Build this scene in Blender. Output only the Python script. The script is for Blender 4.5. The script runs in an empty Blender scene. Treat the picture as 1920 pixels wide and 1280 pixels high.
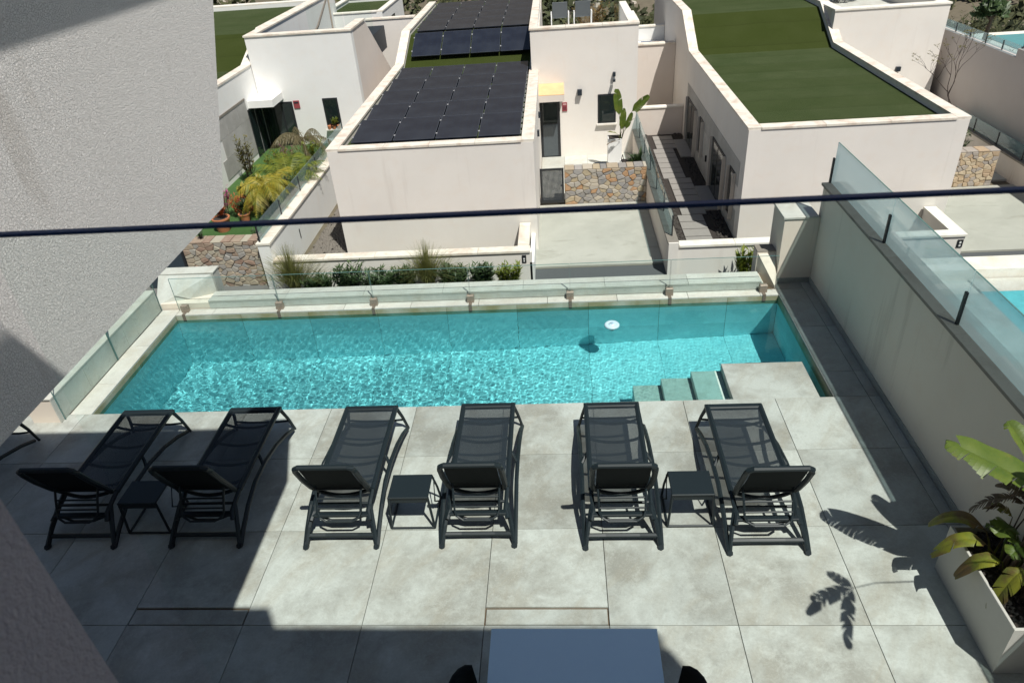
import bpy, math, random
from mathutils import Vector, Matrix
R = math.radians
sc = bpy.context.scene
rng = random.Random(7)

# ---------------------------------------------------------------- camera
cam_d = bpy.data.cameras.new('camera')
cam_d.sensor_width = 36.0
cam_d.lens = 1333.67 / 1920 * 36
cam_d.clip_start = 0.05
cam_d.clip_end = 600
cam_d.dof.use_dof = True
cam_d.dof.focus_distance = 8.5
cam_d.dof.aperture_fstop = 9.0
cam = bpy.data.objects.new('camera', cam_d)
sc.collection.objects.link(cam)
PITCH, YAW, ROLL = 0.577558, -0.090448, 0.079841
f_ = Vector((math.sin(YAW) * math.cos(PITCH), math.cos(YAW) * math.cos(PITCH), -math.sin(PITCH)))
r_ = Vector((math.cos(YAW), -math.sin(YAW), 0))
d_ = f_.cross(r_)
rr = math.cos(ROLL) * r_ + math.sin(ROLL) * d_
dd = -math.sin(ROLL) * r_ + math.cos(ROLL) * d_
cam.matrix_world = Matrix(((rr.x, -dd.x, -f_.x, 1.7236), (rr.y, -dd.y, -f_.y, -3.5026),
                           (rr.z, -dd.z, -f_.z, 4.9992), (0, 0, 0, 1)))
sc.camera = cam

# ---------------------------------------------------------------- sky and sun
SUN = Vector((0.30, -0.47, 1.0)).normalized()
world = bpy.data.worlds.new("World")
sc.world = world
world.use_nodes = True
wn = world.node_tree
sky = wn.nodes.new('ShaderNodeTexSky')
sky.sky_type = 'NISHITA'
sky.sun_disc = False
sky.sun_elevation = math.asin(SUN.z)
sky.sun_rotation = math.atan2(SUN.x, SUN.y)
wn.links.new(sky.outputs[0], wn.nodes['Background'].inputs[0])
wn.nodes['Background'].inputs[1].default_value = 0.05
sl = bpy.data.lights.new('sun', 'SUN')
sl.energy = 4.6
sl.angle = R(0.55)
sl.color = (1.0, 0.965, 0.90)
sl.cycles.is_caustics_light = True
sun = bpy.data.objects.new('sun', sl)
sun.rotation_euler = SUN.to_track_quat('Z', 'Y').to_euler()
sun.location = (10, -14, 30)
sc.collection.objects.link(sun)
sc.view_settings.view_transform = 'Standard'
sc.view_settings.look = 'None'
sc.view_settings.exposure = 0.22
sc.view_settings.gamma = 1.0
sc.cycles.caustics_refractive = True
sc.cycles.caustics_reflective = False
sc.cycles.max_bounces = 10
sc.cycles.transparent_max_bounces = 24
sc.cycles.use_denoising = True

# ---------------------------------------------------------------- mesh helpers
class MB:
    def __init__(s): s.v = []; s.f = []
    def add(s, vs, fs):
        b = len(s.v); s.v.extend([tuple(p) for p in vs]); s.f.extend([tuple(b + i for i in f) for f in fs]); return s
    def box(s, x0, x1, y0, y1, z0, z1, bev=0.0):
        if bev:
            e = bev
            vs = []
            for z, i in ((z0, 0), (z1 - e, 0), (z1, e)):
                vs += [(x0 + i, y0 + i, z), (x1 - i, y0 + i, z), (x1 - i, y1 - i, z), (x0 + i, y1 - i, z)]
            fs = [(3, 2, 1, 0), (8, 9, 10, 11)]
            for l in (0, 4):
                for k in range(4):
                    fs.append((l + k, l + (k + 1) % 4, l + 4 + (k + 1) % 4, l + 4 + k))
            return s.add(vs, fs)
        vs = [(x0, y0, z0), (x1, y0, z0), (x1, y1, z0), (x0, y1, z0), (x0, y0, z1), (x1, y0, z1), (x1, y1, z1), (x0, y1, z1)]
        return s.add(vs, [(3, 2, 1, 0), (4, 5, 6, 7), (0, 1, 5, 4), (1, 2, 6, 5), (2, 3, 7, 6), (3, 0, 4, 7)])
    def prism_x(s, poly, x0, x1):      # poly of (y, z), counter-clockwise seen from +X
        n = len(poly)
        vs = [(x0, y, z) for y, z in poly] + [(x1, y, z) for y, z in poly]
        fs = [tuple(range(n - 1, -1, -1)), tuple(range(n, 2 * n))]
        fs += [(i, (i + 1) % n, n + (i + 1) % n, n + i) for i in range(n)]
        return s.add(vs, fs)
    def prism_z(s, poly, z0, z1):
        n = len(poly)
        vs = [(x, y, z0) for x, y in poly] + [(x, y, z1) for x, y in poly]
        fs = [tuple(range(n - 1, -1, -1)), tuple(range(n, 2 * n))]
        fs += [(i, (i + 1) % n, n + (i + 1) % n, n + i) for i in range(n)]
        return s.add(vs, fs)
    def tube(s, pts, r, n=6, r1=None, flat=1.0, closed=False):
        pts = [Vector(p) for p in pts]; m = len(pts); vs = []
        up = Vector((0, 0, 1))
        for i, p in enumerate(pts):
            if closed: t = pts[(i + 1) % m] - pts[i - 1]
            else: t = pts[min(i + 1, m - 1)] - pts[max(i - 1, 0)]
            t.normalize()
            a = t.cross(up)
            if a.length < 0.1: a = t.cross(Vector((0, 1, 0)))
            a.normalize(); b = a.cross(t)
            rad = r if r1 is None else r + (r1 - r) * i / max(1, m - 1)
            for k in range(n):
                q = 2 * math.pi * k / n + math.pi / n
                vs.append(p + a * rad * math.cos(q) + b * rad * flat * math.sin(q))
        fs = []
        for i in range(m if closed else m - 1):
            j = (i + 1) % m
            for k in range(n):
                fs.append((i * n + k, i * n + (k + 1) % n, j * n + (k + 1) % n, j * n + k))
        if not closed:
            fs.append(tuple(range(n - 1, -1, -1))); fs.append(tuple((m - 1) * n + k for k in range(n)))
        return s.add(vs, fs)
    def lathe(s, prof, n=16, c=(0, 0, 0)):
        vs = []; m = len(prof)
        for r, z in prof:
            for k in range(n):
                q = 2 * math.pi * k / n
                vs.append((c[0] + r * math.cos(q), c[1] + r * math.sin(q), c[2] + z))
        fs = []
        for i in range(m - 1):
            for k in range(n):
                fs.append((i * n + k, i * n + (k + 1) % n, (i + 1) * n + (k + 1) % n, (i + 1) * n + k))
        fs.append(tuple(range(n - 1, -1, -1))); fs.append(tuple((m - 1) * n + k for k in range(n)))
        return s.add(vs, fs)
    def mesh(s, name, m, smooth=False):
        me = bpy.data.meshes.new(name)
        me.from_pydata(s.v, [], s.f)
        me.validate()
        if m: me.materials.append(m)
        if smooth:
            me.polygons.foreach_set('use_smooth', [True] * len(me.polygons))
        return me
    def build(s, name, m, parent=None, smooth=False, kind=None, loc=None):
        return link(name, s.mesh(name, m, smooth), parent, kind, loc)

def link(name, me, parent=None, kind=None, loc=None):
    o = bpy.data.objects.new(name, me)
    sc.collection.objects.link(o)
    if parent: o.parent = parent
    if kind: o['kind'] = kind
    if loc: o.location = loc
    return o
def thing(name, label, cat, loc=(0, 0, 0), group=None):
    o = bpy.data.objects.new(name, None)
    o.empty_display_size = 0.2
    sc.collection.objects.link(o)
    o.location = loc
    return tag(o, label, cat, group)
def tag(o, label, cat, group=None):
    o['label'] = label; o['category'] = cat
    if group: o['group'] = group
    return o
def copy_tree(o, parent=None):
    c = o.copy(); sc.collection.objects.link(c); c.parent = parent
    for ch in list(o.children): copy_tree(ch, c)
    return c
def recv(o): o.cycles.is_caustics_receiver = True; return o
def B(*a, **k): return MB().box(*a, **k)

# ---------------------------------------------------------------- materials
MATS = {}
class N:
    def __init__(s, name):
        s.m = bpy.data.materials.new(name); s.m.use_nodes = True; s.t = s.m.node_tree
        s.b = s.t.nodes['Principled BSDF']; s.o = s.t.nodes['Material Output']
    def n(s, typ, **k):
        x = s.t.nodes.new('ShaderNode' + typ)
        for a, v in k.items():
            if a in x.inputs.keys(): x.inputs[a].default_value = v
            else: setattr(x, a, v)
        return x
    def l(s, a, b): s.t.links.new(a, b)
    def coords(s, scale=(1, 1, 1), rand=0.0, rot=(0, 0, 0), kind='Object'):
        tc = s.n('TexCoord'); mp = s.n('Mapping'); mp.inputs['Scale'].default_value = scale; mp.inputs['Rotation'].default_value = rot
        s.l(tc.outputs[kind], mp.inputs[0])
        if rand:
            oi = s.n('ObjectInfo'); mu = s.n('VectorMath', operation='SCALE')
            cb = s.n('CombineXYZ'); s.l(oi.outputs['Random'], cb.inputs[0]); s.l(oi.outputs['Random'], cb.inputs[1]); cb.inputs[2].default_value = .3
            mu.inputs['Scale'].default_value = rand; s.l(cb.outputs[0], mu.inputs[0]); s.l(mu.outputs[0], mp.inputs[1])
        return mp.outputs[0]
    def noise(s, vec, scale, detail=4, rough=.55, dist=0.0):
        x = s.n('TexNoise'); x.inputs['Scale'].default_value = scale; x.inputs['Detail'].default_value = detail
        x.inputs['Roughness'].default_value = rough; x.inputs['Distortion'].default_value = dist
        s.l(vec, x.inputs['Vector']); return x.outputs['Fac']
    def ramp(s, fac, stops, interp='LINEAR'):
        x = s.n('ValToRGB'); e = x.color_ramp.elements; x.color_ramp.interpolation = interp
        while len(e) < len(stops): e.new(.5)
        for i, (p, c) in enumerate(stops):
            e[i].position = p; e[i].color = (*c, 1) if len(c) == 3 else c
        s.l(fac, x.inputs[0]); return x.outputs[0]
    def mix(s, fac, a, b, mode='MIX'):
        x = s.n('Mix', data_type='RGBA', blend_type=mode)
        for sock, v in ((x.inputs[0], fac), (x.inputs[6], a), (x.inputs[7], b)):
            if isinstance(v, (int, float)): sock.default_value = v
            elif isinstance(v, tuple): sock.default_value = (*v, 1)
            else: s.l(v, sock)
        return x.outputs[2]
    def bump(s, h, strength=.3, dist=.01):
        x = s.n('Bump'); x.inputs['Strength'].default_value = strength; x.inputs['Distance'].default_value = dist
        s.l(h, x.inputs['Height']); s.l(x.outputs[0], s.b.inputs['Normal']); return x
    def col(s, c):
        if isinstance(c, tuple): s.b.inputs['Base Color'].default_value = (*c, 1)
        else: s.l(c, s.b.inputs['Base Color'])
    def set(s, **k):
        for a, v in k.items(): s.b.inputs[a.replace('_', ' ')].default_value = v
        return s

def plain(name, c, rough=.6, metal=0.0, var=.12, bump=0.0, scale=30, spec=.5):
    k = N(name); v = k.coords(rand=7)
    f = k.noise(v, scale, 3)
    k.col(k.mix(f, tuple(x * (1 - var) for x in c), tuple(min(1, x * (1 + var)) for x in c)))
    k.set(Roughness=rough, Metallic=metal); k.b.inputs['Specular IOR Level'].default_value = spec
    if bump: k.bump(f, bump, .003)
    return k.m

def stone(name, c1, c2, c3, moss=0.0, rough=.5, stain=.35):
    k = N(name); v = k.coords(rand=23); vw = k.coords((1, 1, 1), rand=11, rot=(0, 0, .6))
    big = k.noise(v, 1.5, 8, .66, .25)
    fine = k.noise(v, 7, 6, .65, .4)
    st = k.n('Mapping'); st.inputs['Scale'].default_value = (3.2, 1.0, 1.0); k.l(vw, st.inputs[0])
    streak = k.noise(st.outputs[0], 1.4, 9, .68, .5)
    base = k.mix(k.ramp(big, [(.38, (0, 0, 0)), (.60, (1, 1, 1))]), c1, c2)
    base = k.mix(k.ramp(streak, [(.48, (0, 0, 0)), (.68, (stain,) * 3)]), base, c3)
    wht = k.noise(v, 2.6, 10, .74, .3); gr = k.noise(v, 55, 5, .7)
    base = k.mix(k.ramp(wht, [(.54, (0, 0, 0)), (.68, (.42,) * 3)]), base, tuple(min(1, x * 1.20) for x in c2))
    base = k.mix(k.ramp(fine, [(.56, (0, 0, 0)), (.72, (.35,) * 3)]), base, tuple(min(1, x * 1.2) for x in c2))
    base = k.mix(k.ramp(fine, [(.30, (.25,) * 3), (.42, (0, 0, 0))]), base, tuple(x * .75 for x in c1))
    base = k.mix(k.ramp(gr, [(.35, (.16,) * 3), (.5, (0, 0, 0))]), base, tuple(x * .6 for x in c1))
    base = k.mix(k.ramp(gr, [(.55, (0, 0, 0)), (.7, (.22,) * 3)]), base, tuple(min(1, x * 1.25) for x in c2))
    vein = k.noise(v, 3.2, 7, .7, 1.4)
    base = k.mix(k.ramp(vein, [(.49, (0, 0, 0)), (.5, (.16,) * 3), (.51, (0, 0, 0))]), base, tuple(min(1, x * 1.35) for x in c2))
    oi = k.n('ObjectInfo'); pr = k.ramp(oi.outputs['Random'], [(0, (.83,) * 3), (1, (1.03,) * 3)])
    base = k.mix(1.0, base, pr, 'MULTIPLY')
    if moss:
        base = k.mix(k.ramp(k.noise(v, 2.2, 4), [(.35, (0, 0, 0)), (.62, (moss,) * 3)]), base, (.21, .19, .07))
    k.col(base); k.set(Roughness=rough)
    k.l(k.ramp(fine, [(.3, (rough - .1,) * 3), (.7, (rough + .22,) * 3)]), k.b.inputs['Roughness'])
    k.bump(fine, .12, .004)
    return k.m

def stucco(name, c, grain=120, strength=.25, dist=.003, dirt=.35, stainc=(.30, .22, .17), lo=.63):
    k = N(name); v = k.coords(); g = k.noise(v, grain, 2, .6)
    big = k.noise(v, .55, 5, .6); mid = k.noise(v, 3.3, 5, .6)
    base = k.mix(k.ramp(big, [(.35, (0, 0, 0)), (.7, (.7,) * 3)]), c, tuple(x * .90 for x in c))
    base = k.mix(k.ramp(mid, [(.5, (0, 0, 0)), (.75, (.35,) * 3)]), base, (c[0] * .94, c[1] * .88, c[2] * .83))
    if dirt:
        mp = k.n('Mapping'); mp.inputs['Scale'].default_value = (2.6, 2.6, .22); k.l(v, mp.inputs[0])
        s = k.noise(mp.outputs[0], 1.4, 4, .6)
        base = k.mix(k.ramp(s, [(lo, (0, 0, 0)), (lo + .17, (dirt,) * 3)]), base, stainc)
    k.col(base); k.set(Roughness=.85); k.b.inputs['Specular IOR Level'].default_value = .2
    k.bump(g, strength, dist)
    return k.m

def coping_mat(name, c, st=(.38, .25, .17)):
    k = N(name); v = k.coords(rand=9)
    a = k.noise(v, 2.4, 6, .65, .5); b = k.noise(v, 26, 4, .7)
    base = k.mix(k.ramp(a, [(.46, (0, 0, 0)), (.72, (.75,) * 3)]), c, st)
    base = k.mix(k.ramp(b, [(.55, (0, 0, 0)), (.75, (.45,) * 3)]), base, tuple(x * .6 for x in c))
    k.col(base); k.set(Roughness=.75); k.bump(b, .2, .004)
    return k.m

def glass(name, tint, fres=1.45, milky=0.0, milk=(.75, .85, .85), rough=0.0):
    k = N(name); t = k.t; t.nodes.remove(k.b)
    tr = k.n('BsdfTransparent'); tr.inputs[0].default_value = (*tint, 1)
    gl = k.n('BsdfGlossy'); gl.inputs['Roughness'].default_value = rough; gl.inputs[0].default_value = (1, 1, 1, 1)
    fr0 = k.n('Fresnel'); fr0.inputs[0].default_value = fres; ge = k.n('NewGeometry'); iv = k.n('Math', operation='SUBTRACT'); iv.inputs[0].default_value = 1; k.l(ge.outputs['Backfacing'], iv.inputs[1]); fr = k.n('Math', operation='MULTIPLY'); k.l(fr0.outputs[0], fr.inputs[0]); k.l(iv.outputs[0], fr.inputs[1])
    a = tr.outputs[0]
    if milky:
        df = k.n('BsdfDiffuse'); df.inputs[0].default_value = (*milk, 1)
        tl = k.n('BsdfTranslucent'); tl.inputs[0].default_value = (*milk, 1)
        m0 = k.n('MixShader'); m0.inputs[0].default_value = .5; k.l(df.outputs[0], m0.inputs[1]); k.l(tl.outputs[0], m0.inputs[2])
        m1 = k.n('MixShader'); m1.inputs[0].default_value = milky; k.l(a, m1.inputs[1]); k.l(m0.outputs[0], m1.inputs[2]); a = m1.outputs[0]
    mx = k.n('MixShader'); k.l(fr.outputs[0], mx.inputs[0]); k.l(a, mx.inputs[1]); k.l(gl.outputs[0], mx.inputs[2])
    k.l(mx.outputs[0], k.o.inputs[0])
    return k.m

M = {}
M['tile'] = stone('deck stone tile', (.305, .31, .275), (.485, .52, .485), (.34, .325, .265), stain=.6)
M['tile_dark'] = stone('strip stone tile', (.30, .31, .28), (.40, .42, .39), (.30, .26, .20))
M['coping_pool'] = stone('pool coping stone', (.50, .50, .45), (.58, .59, .54), (.46, .40, .30))
M['marble'] = stone('pale wall tile', (.46, .48, .45), (.56, .58, .54), (.44, .38, .27), rough=.3)
M['tinted_pool_tile'] = stone('water tinted pool tile', (.36, .70, .76), (.47, .82, .88), (.38, .66, .66), rough=.6, stain=.25)  # the water's absorption tint is put into the tile colour
M['pool_rim'] = stone('pool rim tile', (.40, .42, .34), (.50, .52, .43), (.36, .30, .13), moss=.75, rough=.6, stain=.6)
M['step_tile'] = stone('pool step tile', (.74, .60, .54), (.86, .73, .67), (.42, .37, .27), rough=.5)
M['grout'] = plain('dark grout', (.13, .09, .055), .9, 0, .5, .5, 1.5)
M['stucco_far'] = stucco('cream render', (.785, .745, .69), dirt=.15, lo=.60)
M['stucco_white'] = stucco('white render', (.80, .80, .775), dirt=.12)
M['stucco_pink'] = stucco('pinkish weathered render', (.70, .635, .575), dirt=.5)
M['stucco_beige'] = stucco('grey beige boundary render', (.74, .665, .57), grain=90, strength=.4, dist=.003, dirt=.42, stainc=(.27, .21, .16), lo=.58)  # grey beige base colour with vertical stain streaks
M['stucco_mauve'] = stucco('mauve grey render', (.50, .455, .43), dirt=.15)
M['coping'] = coping_mat('pale weathered coping', (.74, .69, .60), (.46, .32, .23))
M['coping_clean'] = coping_mat('clean pale coping', (.78, .75, .68), (.66, .58, .46))
M['coping_grey'] = coping_mat('grey brown coping', (.23, .205, .175), (.15, .125, .10))
def fin_mat():
    k = N('coarse thrown render'); v = k.coords()
    wn_ = k.n('TexNoise'); wn_.inputs['Scale'].default_value = 40; wn_.inputs['Detail'].default_value = 3; k.l(v, wn_.inputs['Vector'])
    sc_ = k.n('VectorMath', operation='SCALE'); sc_.inputs['Scale'].default_value = .022; k.l(wn_.outputs['Color'], sc_.inputs[0])
    av = k.n('VectorMath', operation='ADD'); k.l(v, av.inputs[0]); k.l(sc_.outputs[0], av.inputs[1])
    vo = k.n('TexVoronoi'); vo.feature = 'DISTANCE_TO_EDGE'; vo.inputs['Scale'].default_value = 95; k.l(av.outputs[0], vo.inputs['Vector'])
    v1 = k.n('TexVoronoi'); v1.inputs['Scale'].default_value = 95; k.l(av.outputs[0], v1.inputs['Vector'])
    r2 = k.ramp(vo.outputs[0], [(.0, (0, 0, 0)), (.09, (1, 1, 1))]); n2 = k.noise(v, 120, 4, .65)
    h = k.mix(.45, r2, v1.outputs['Color']); h = k.mix(.45, h, n2)
    big = k.noise(v, .8, 4)
    base = k.mix(big, (.72, .70, .68), (.79, .765, .74))
    mp = k.n('Mapping'); mp.inputs['Scale'].default_value = (2, 3.5, .8); mp.inputs['Location'].default_value = (0, 2.2, .3); k.l(v, mp.inputs[0])
    s = k.noise(mp.outputs[0], 1.1, 4)
    base = k.mix(k.ramp(s, [(.62, (0, 0, 0)), (.78, (.5,) * 3)]), base, (.36, .30, .24))
    k.col(base); k.set(Roughness=.9); k.b.inputs['Specular IOR Level'].default_value = .15
    k.bump(h, 1.0, .0055)
    return k.m
M['fin'] = fin_mat()
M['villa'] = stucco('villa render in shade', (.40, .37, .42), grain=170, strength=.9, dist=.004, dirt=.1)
def turf_mat(name, c1, c2, c3, bands=.35):
    k = N(name); v = k.coords()
    f = k.noise(v, 140, 3, .7); b = k.noise(v, 1.1, 4)
    sx = k.n('SeparateXYZ'); k.l(v, sx.inputs[0])
    wob = k.noise(k.coords((.4, .4, .4)), 1.0, 2); wm_ = k.n('Math', operation='MULTIPLY_ADD'); k.l(wob, wm_.inputs[0]); wm_.inputs[1].default_value = .35; k.l(sx.outputs[1], wm_.inputs[2])
    fr = k.n('Math', operation='FRACT'); k.l(wm_.outputs[0], fr.inputs[0]); fl = k.n('Math', operation='FLOOR'); k.l(wm_.outputs[0], fl.inputs[0])
    wn2 = k.n('TexWhiteNoise'); wn2.noise_dimensions = '1D'; k.l(fl.outputs[0], wn2.inputs['W'])
    base = k.mix(k.ramp(b, [(.3, (0, 0, 0)), (.7, (1, 1, 1))]), c1, c2)
    base = k.mix(k.ramp(wn2.outputs[0], [(0, (0, 0, 0)), (1, (bands * 1.1,) * 3)]), base, c3)
    base = k.mix(k.ramp(fr.outputs[0], [(.0, (.42,) * 3), (.03, (.10,) * 3), (.25, (0, 0, 0)), (.975, (0, 0, 0)), (1, (.42,) * 3)]), base, tuple(x * .55 for x in c3))
    base = k.mix(k.ramp(f, [(.4, (.55,) * 3), (.6, (0, 0, 0))]), base, tuple(x * .45 for x in c1))
    k.col(base); k.set(Roughness=.95); k.b.inputs['Specular IOR Level'].default_value = .1
    k.bump(f, .8, .02)
    return k.m
M['turf'] = turf_mat('roof turf', (.054, .078, .028), (.078, .100, .043), (.042, .062, .016))
M['turf_shaded'] = turf_mat('shaded roof slope turf', (.042, .058, .012), (.052, .068, .018), (.036, .050, .009), .2)  # darker copy of the turf; the tilted pile's shading is put into its colour
M['turf_bright'] = turf_mat('garden turf', (.070, .145, .045), (.09, .18, .058), (.055, .11, .035), .2)
M['metal'] = plain('anthracite metal', (.016, .024, .034), .5, .0)
M['plastic'] = plain('anthracite resin', (.011, .018, .022), .48, 0, spec=.35)
M['black'] = plain('black steel', (.015, .017, .02), .5)
M['navy'] = plain('polished glass edge', (.02, .065, .20), .4)
M['steel'] = plain('rusted steel clamp', (.30, .25, .20), .55, .25, .35, scale=60)
M['strap'] = plain('stained steel strap', (.17, .14, .11), .7, .1, .3, scale=60)
M['white'] = plain('white paint', (.78, .78, .76), .5, 0, .04)
M['tabletop'] = plain('pale blue grey laminate', (.62, .82, 1.0), .28, 0, .03)
M['asphalt'] = plain('asphalt', (.085, .090, .094), .9, 0, .35, .5, 90)
M['asphalt_pale'] = plain('worn asphalt', (.15, .145, .14), .9, 0, .25, .5, 70)
def concrete():
    k = N('driveway concrete'); v = k.coords()
    a = k.noise(v, .9, 6, .6, .6); b = k.noise(v, 5, 5, .65)
    base = k.mix(k.ramp(a, [(.4, (0, 0, 0)), (.66, (1, 1, 1))]), (.37, .37, .325), (.43, .43, .38))
    base = k.mix(k.ramp(b, [(.56, (0, 0, 0)), (.8, (.35,) * 3)]), base, (.27, .26, .21))
    c = k.noise(k.coords((1, 2.6, 1)), .75, 5, .6, .9)
    base = k.mix(k.ramp(c, [(.57, (0, 0, 0)), (.75, (.65,) * 3)]), base, (.22, .215, .17))
    k.col(base); k.set(Roughness=.8); k.bump(b, .1, .01); return k.m
M['concrete'] = concrete()
M['slab'] = plain('stepping slab stone', (.27, .255, .235), .8, 0, .12, .2, 9)
M['pebble'] = plain('dark lava gravel', (.055, .048, .042), .9, 0, .4)
M['clad'] = stone('grey stone cladding', (.36, .35, .33), (.45, .44, .42), (.40, .37, .32), rough=.6, stain=.2)
M['mortar'] = plain('pale mortar', (.30, .25, .19), .95, 0, .15, .4, 40)
def rock(name, c):
    k = N(name); v = k.coords(kind='Object'); a = k.noise(v, 9, 5, .65)
    oi = k.n('ObjectInfo')
    cc = k.ramp(oi.outputs['Random'], [(i / (len(c) - 1) if len(c) > 1 else 0, x) for i, x in enumerate(c)], 'CONSTANT')
    base = k.mix(k.ramp(a, [(.35, (0, 0, 0)), (.65, (.55,) * 3)]), cc, k.mix(.5, cc, (.5, .42, .32)))
    k.col(base); k.set(Roughness=.85); k.bump(a, .6, .02); return k.m
M['rock_warm'] = rock('warm field stone', [(.34, .28, .21), (.28, .20, .15), (.38, .34, .27), (.25, .16, .12), (.31, .29, .26), (.26, .25, .24), (.36, .29, .22), (.31, .24, .18)])
M['rock_mixed'] = rock('mixed rust and slate stone', [(.34, .32, .28), (.38, .22, .11), (.19, .19, .19), (.36, .30, .20), (.30, .29, .27), (.22, .215, .21), (.42, .38, .31), (.34, .28, .20), (.28, .275, .27), (.36, .33, .27)])
M['rock_gold'] = rock('golden field stone', [(.44, .34, .22), (.38, .28, .18), (.48, .40, .28), (.32, .29, .26), (.42, .36, .28)])
M['pane_dark'] = plain('dark window glass', (.012, .02, .02), .06, 0, .3, spec=.9)
M['glass'] = glass('clear pool fence glass', (.95, .975, .965), 1.15)
M['glass_clear'] = glass('clear balustrade glass', (.945, .975, .97), 1.16)
M['glass_rail'] = glass('clear low iron balustrade glass', (.965, .985, .98), 1.05)
M['glass_edge'] = plain('green glass edge', (.10, .20, .19), .2)
M['glass_milk'] = glass('pale blue frosted glass', (.84, .93, .95), 1.4, .38, (.56, .70, .74))
M['glass_far'] = glass('bluish terrace glass', (.74, .86, .88), 1.45, .22, (.50, .62, .64))
def sling():
    k = N('dark mesh sling'); t = k.t
    k.col((.013, .022, .030)); k.set(Roughness=.7)
    v = k.coords(); f = k.noise(v, 400, 1)
    tr = k.n('BsdfTransparent'); mx = k.n('MixShader'); k.l(k.ramp(f, [(.3, (.72,) * 3), (.7, (.86,) * 3)]), mx.inputs[0])
    k.l(tr.outputs[0], mx.inputs[1]); k.l(k.b.outputs[0], mx.inputs[2]); k.l(mx.outputs[0], k.o.inputs[0]); return k.m
M['sling'] = sling()
M['sling_back'] = plain('dark backrest mesh', (.007, .010, .011), .8, spec=.2)
def panel():
    k = N('solar cell'); v = k.coords()
    a = k.noise(v, 1.2, 4, .6, .3)
    br = k.n('TexBrick'); br.offset = 0; br.inputs['Scale'].default_value = 1.0
    br.inputs['Mortar Size'].default_value = .006; br.inputs['Brick Width'].default_value = .17; br.inputs['Row Height'].default_value = .16
    k.l(v, br.inputs['Vector']); br.inputs['Color1'].default_value = (.014, .016, .024, 1); br.inputs['Color2'].default_value = (.016, .019, .028, 1); br.inputs['Mortar'].default_value = (.014, .019, .034, 1)
    k.col(k.mix(k.ramp(a, [(.4, (0, 0, 0)), (.75, (.16,) * 3)]), br.outputs[0], (.085, .10, .12)))
    k.set(Roughness=.32); k.b.inputs['Specular IOR Level'].default_value = .55; return k.m
M['cell'] = panel()
def leafm(name, c1, c2, trans=.35, rough=.5, rnd=1.0):
    k = N(name); v = k.coords(); a = k.noise(v, 14, 3)
    g = k.n('NewGeometry'); m = k.mix(k.ramp(g.outputs['Random Per Island'], [(0, (0, 0, 0)), (1, (rnd,) * 3)]), c1, c2)
    m = k.mix(k.ramp(a, [(.5, (0, 0, 0)), (.8, (.4,) * 3)]), m, tuple(x * .6 for x in c1)); k.col(m); k.set(Roughness=rough)
    tl = k.n('BsdfTranslucent'); k.l(m, tl.inputs[0]); mx = k.n('MixShader'); mx.inputs[0].default_value = trans
    k.l(k.b.outputs[0], mx.inputs[1]); k.l(tl.outputs[0], mx.inputs[2]); k.l(mx.outputs[0], k.o.inputs[0]); return k.m
M['leaf_shrub'] = leafm('oleander leaf', (.040, .078, .028), (.10, .15, .06))
M['leaf_hill'] = leafm('scrub leaf', (.030, .040, .016), (.10, .105, .04), .2, .8)
M['leaf_gold'] = leafm('golden leaf', (.20, .22, .03), (.42, .33, .035))
M['leaf_green'] = leafm('fresh green leaf', (.09, .14, .02), (.26, .28, .03))
M['leaf_palm'] = leafm('palm frond', (.12, .12, .03), (.20, .17, .05))
M['leaf_grey'] = leafm('dry palm frond', (.16, .14, .07), (.24, .20, .11))
M['flower_pink'] = leafm('magenta bloom', (.35, .05, .16), (.5, .12, .3))
M['flower_red'] = leafm('red orange bloom', (.42, .07, .03), (.5, .18, .05))
M['flower_rust'] = leafm('orange heather', (.22, .11, .03), (.32, .2, .05))
M['grass'] = leafm('fountain grass', (.12, .14, .03), (.32, .31, .12), .4)
M['bark'] = plain('bark', (.12, .09, .065), .9, 0, .35, .6, 30)
M['bark_dark'] = plain('dark twig', (.06, .045, .038), .9, 0, .3)
M['terracotta'] = plain('terracotta', (.42, .16, .07), .8, 0, .15, .2, 12)
M['soil'] = plain('bark mulch', (.035, .028, .024), .95, 0, .5, .8, 40)
M['ground'] = plain('dry scrub earth', (.13, .11, .075), .95, 0, .4, .5, 3)
M['rocks'] = plain('pale limestone', (.42, .38, .32), .9, 0, .2, .5, 4)
def banana(name, c1, c2, brown, amt):
    k = N(name); v = k.coords()
    a = k.noise(v, 6, 4, .6, .5)
    wv = k.n('TexWave'); wv.inputs['Scale'].default_value = 18; wv.inputs['Distortion'].default_value = .6; wv.bands_direction = 'Y'; k.l(v, wv.inputs['Vector'])
    base = k.mix(k.ramp(a, [(.35, (0, 0, 0)), (.65, (1, 1, 1))]), c1, c2)
    base = k.mix(k.ramp(k.noise(v, 3.2, 5, .65), [(1 - amt - .12, (0, 0, 0)), (1 - amt, (1, 1, 1))]), base, brown)
    k.col(base); k.set(Roughness=.45); k.bump(wv.outputs['Fac'], .12, .002)
    tl = k.n('BsdfTranslucent'); k.l(base, tl.inputs[0]); mx = k.n('MixShader'); mx.inputs[0].default_value = .35
    k.l(k.b.outputs[0], mx.inputs[1]); k.l(tl.outputs[0], mx.inputs[2]); k.l(mx.outputs[0], k.o.inputs[0]); return k.m
M['bop'] = banana('broad green leaf', (.085, .14, .022), (.145, .19, .03), (.22, .19, .04), .30)
M['bop_yellow'] = banana('yellowing broad leaf', (.27, .27, .03), (.13, .19, .03), (.15, .10, .04), .42)
M['bop_dry'] = banana('dry curled leaf', (.40, .31, .22), (.28, .20, .13), (.14, .10, .07), .5)
M['planter'] = plain('grey brushed planter', (.50, .49, .455), .55, 0, .05, .1, 20)
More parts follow.
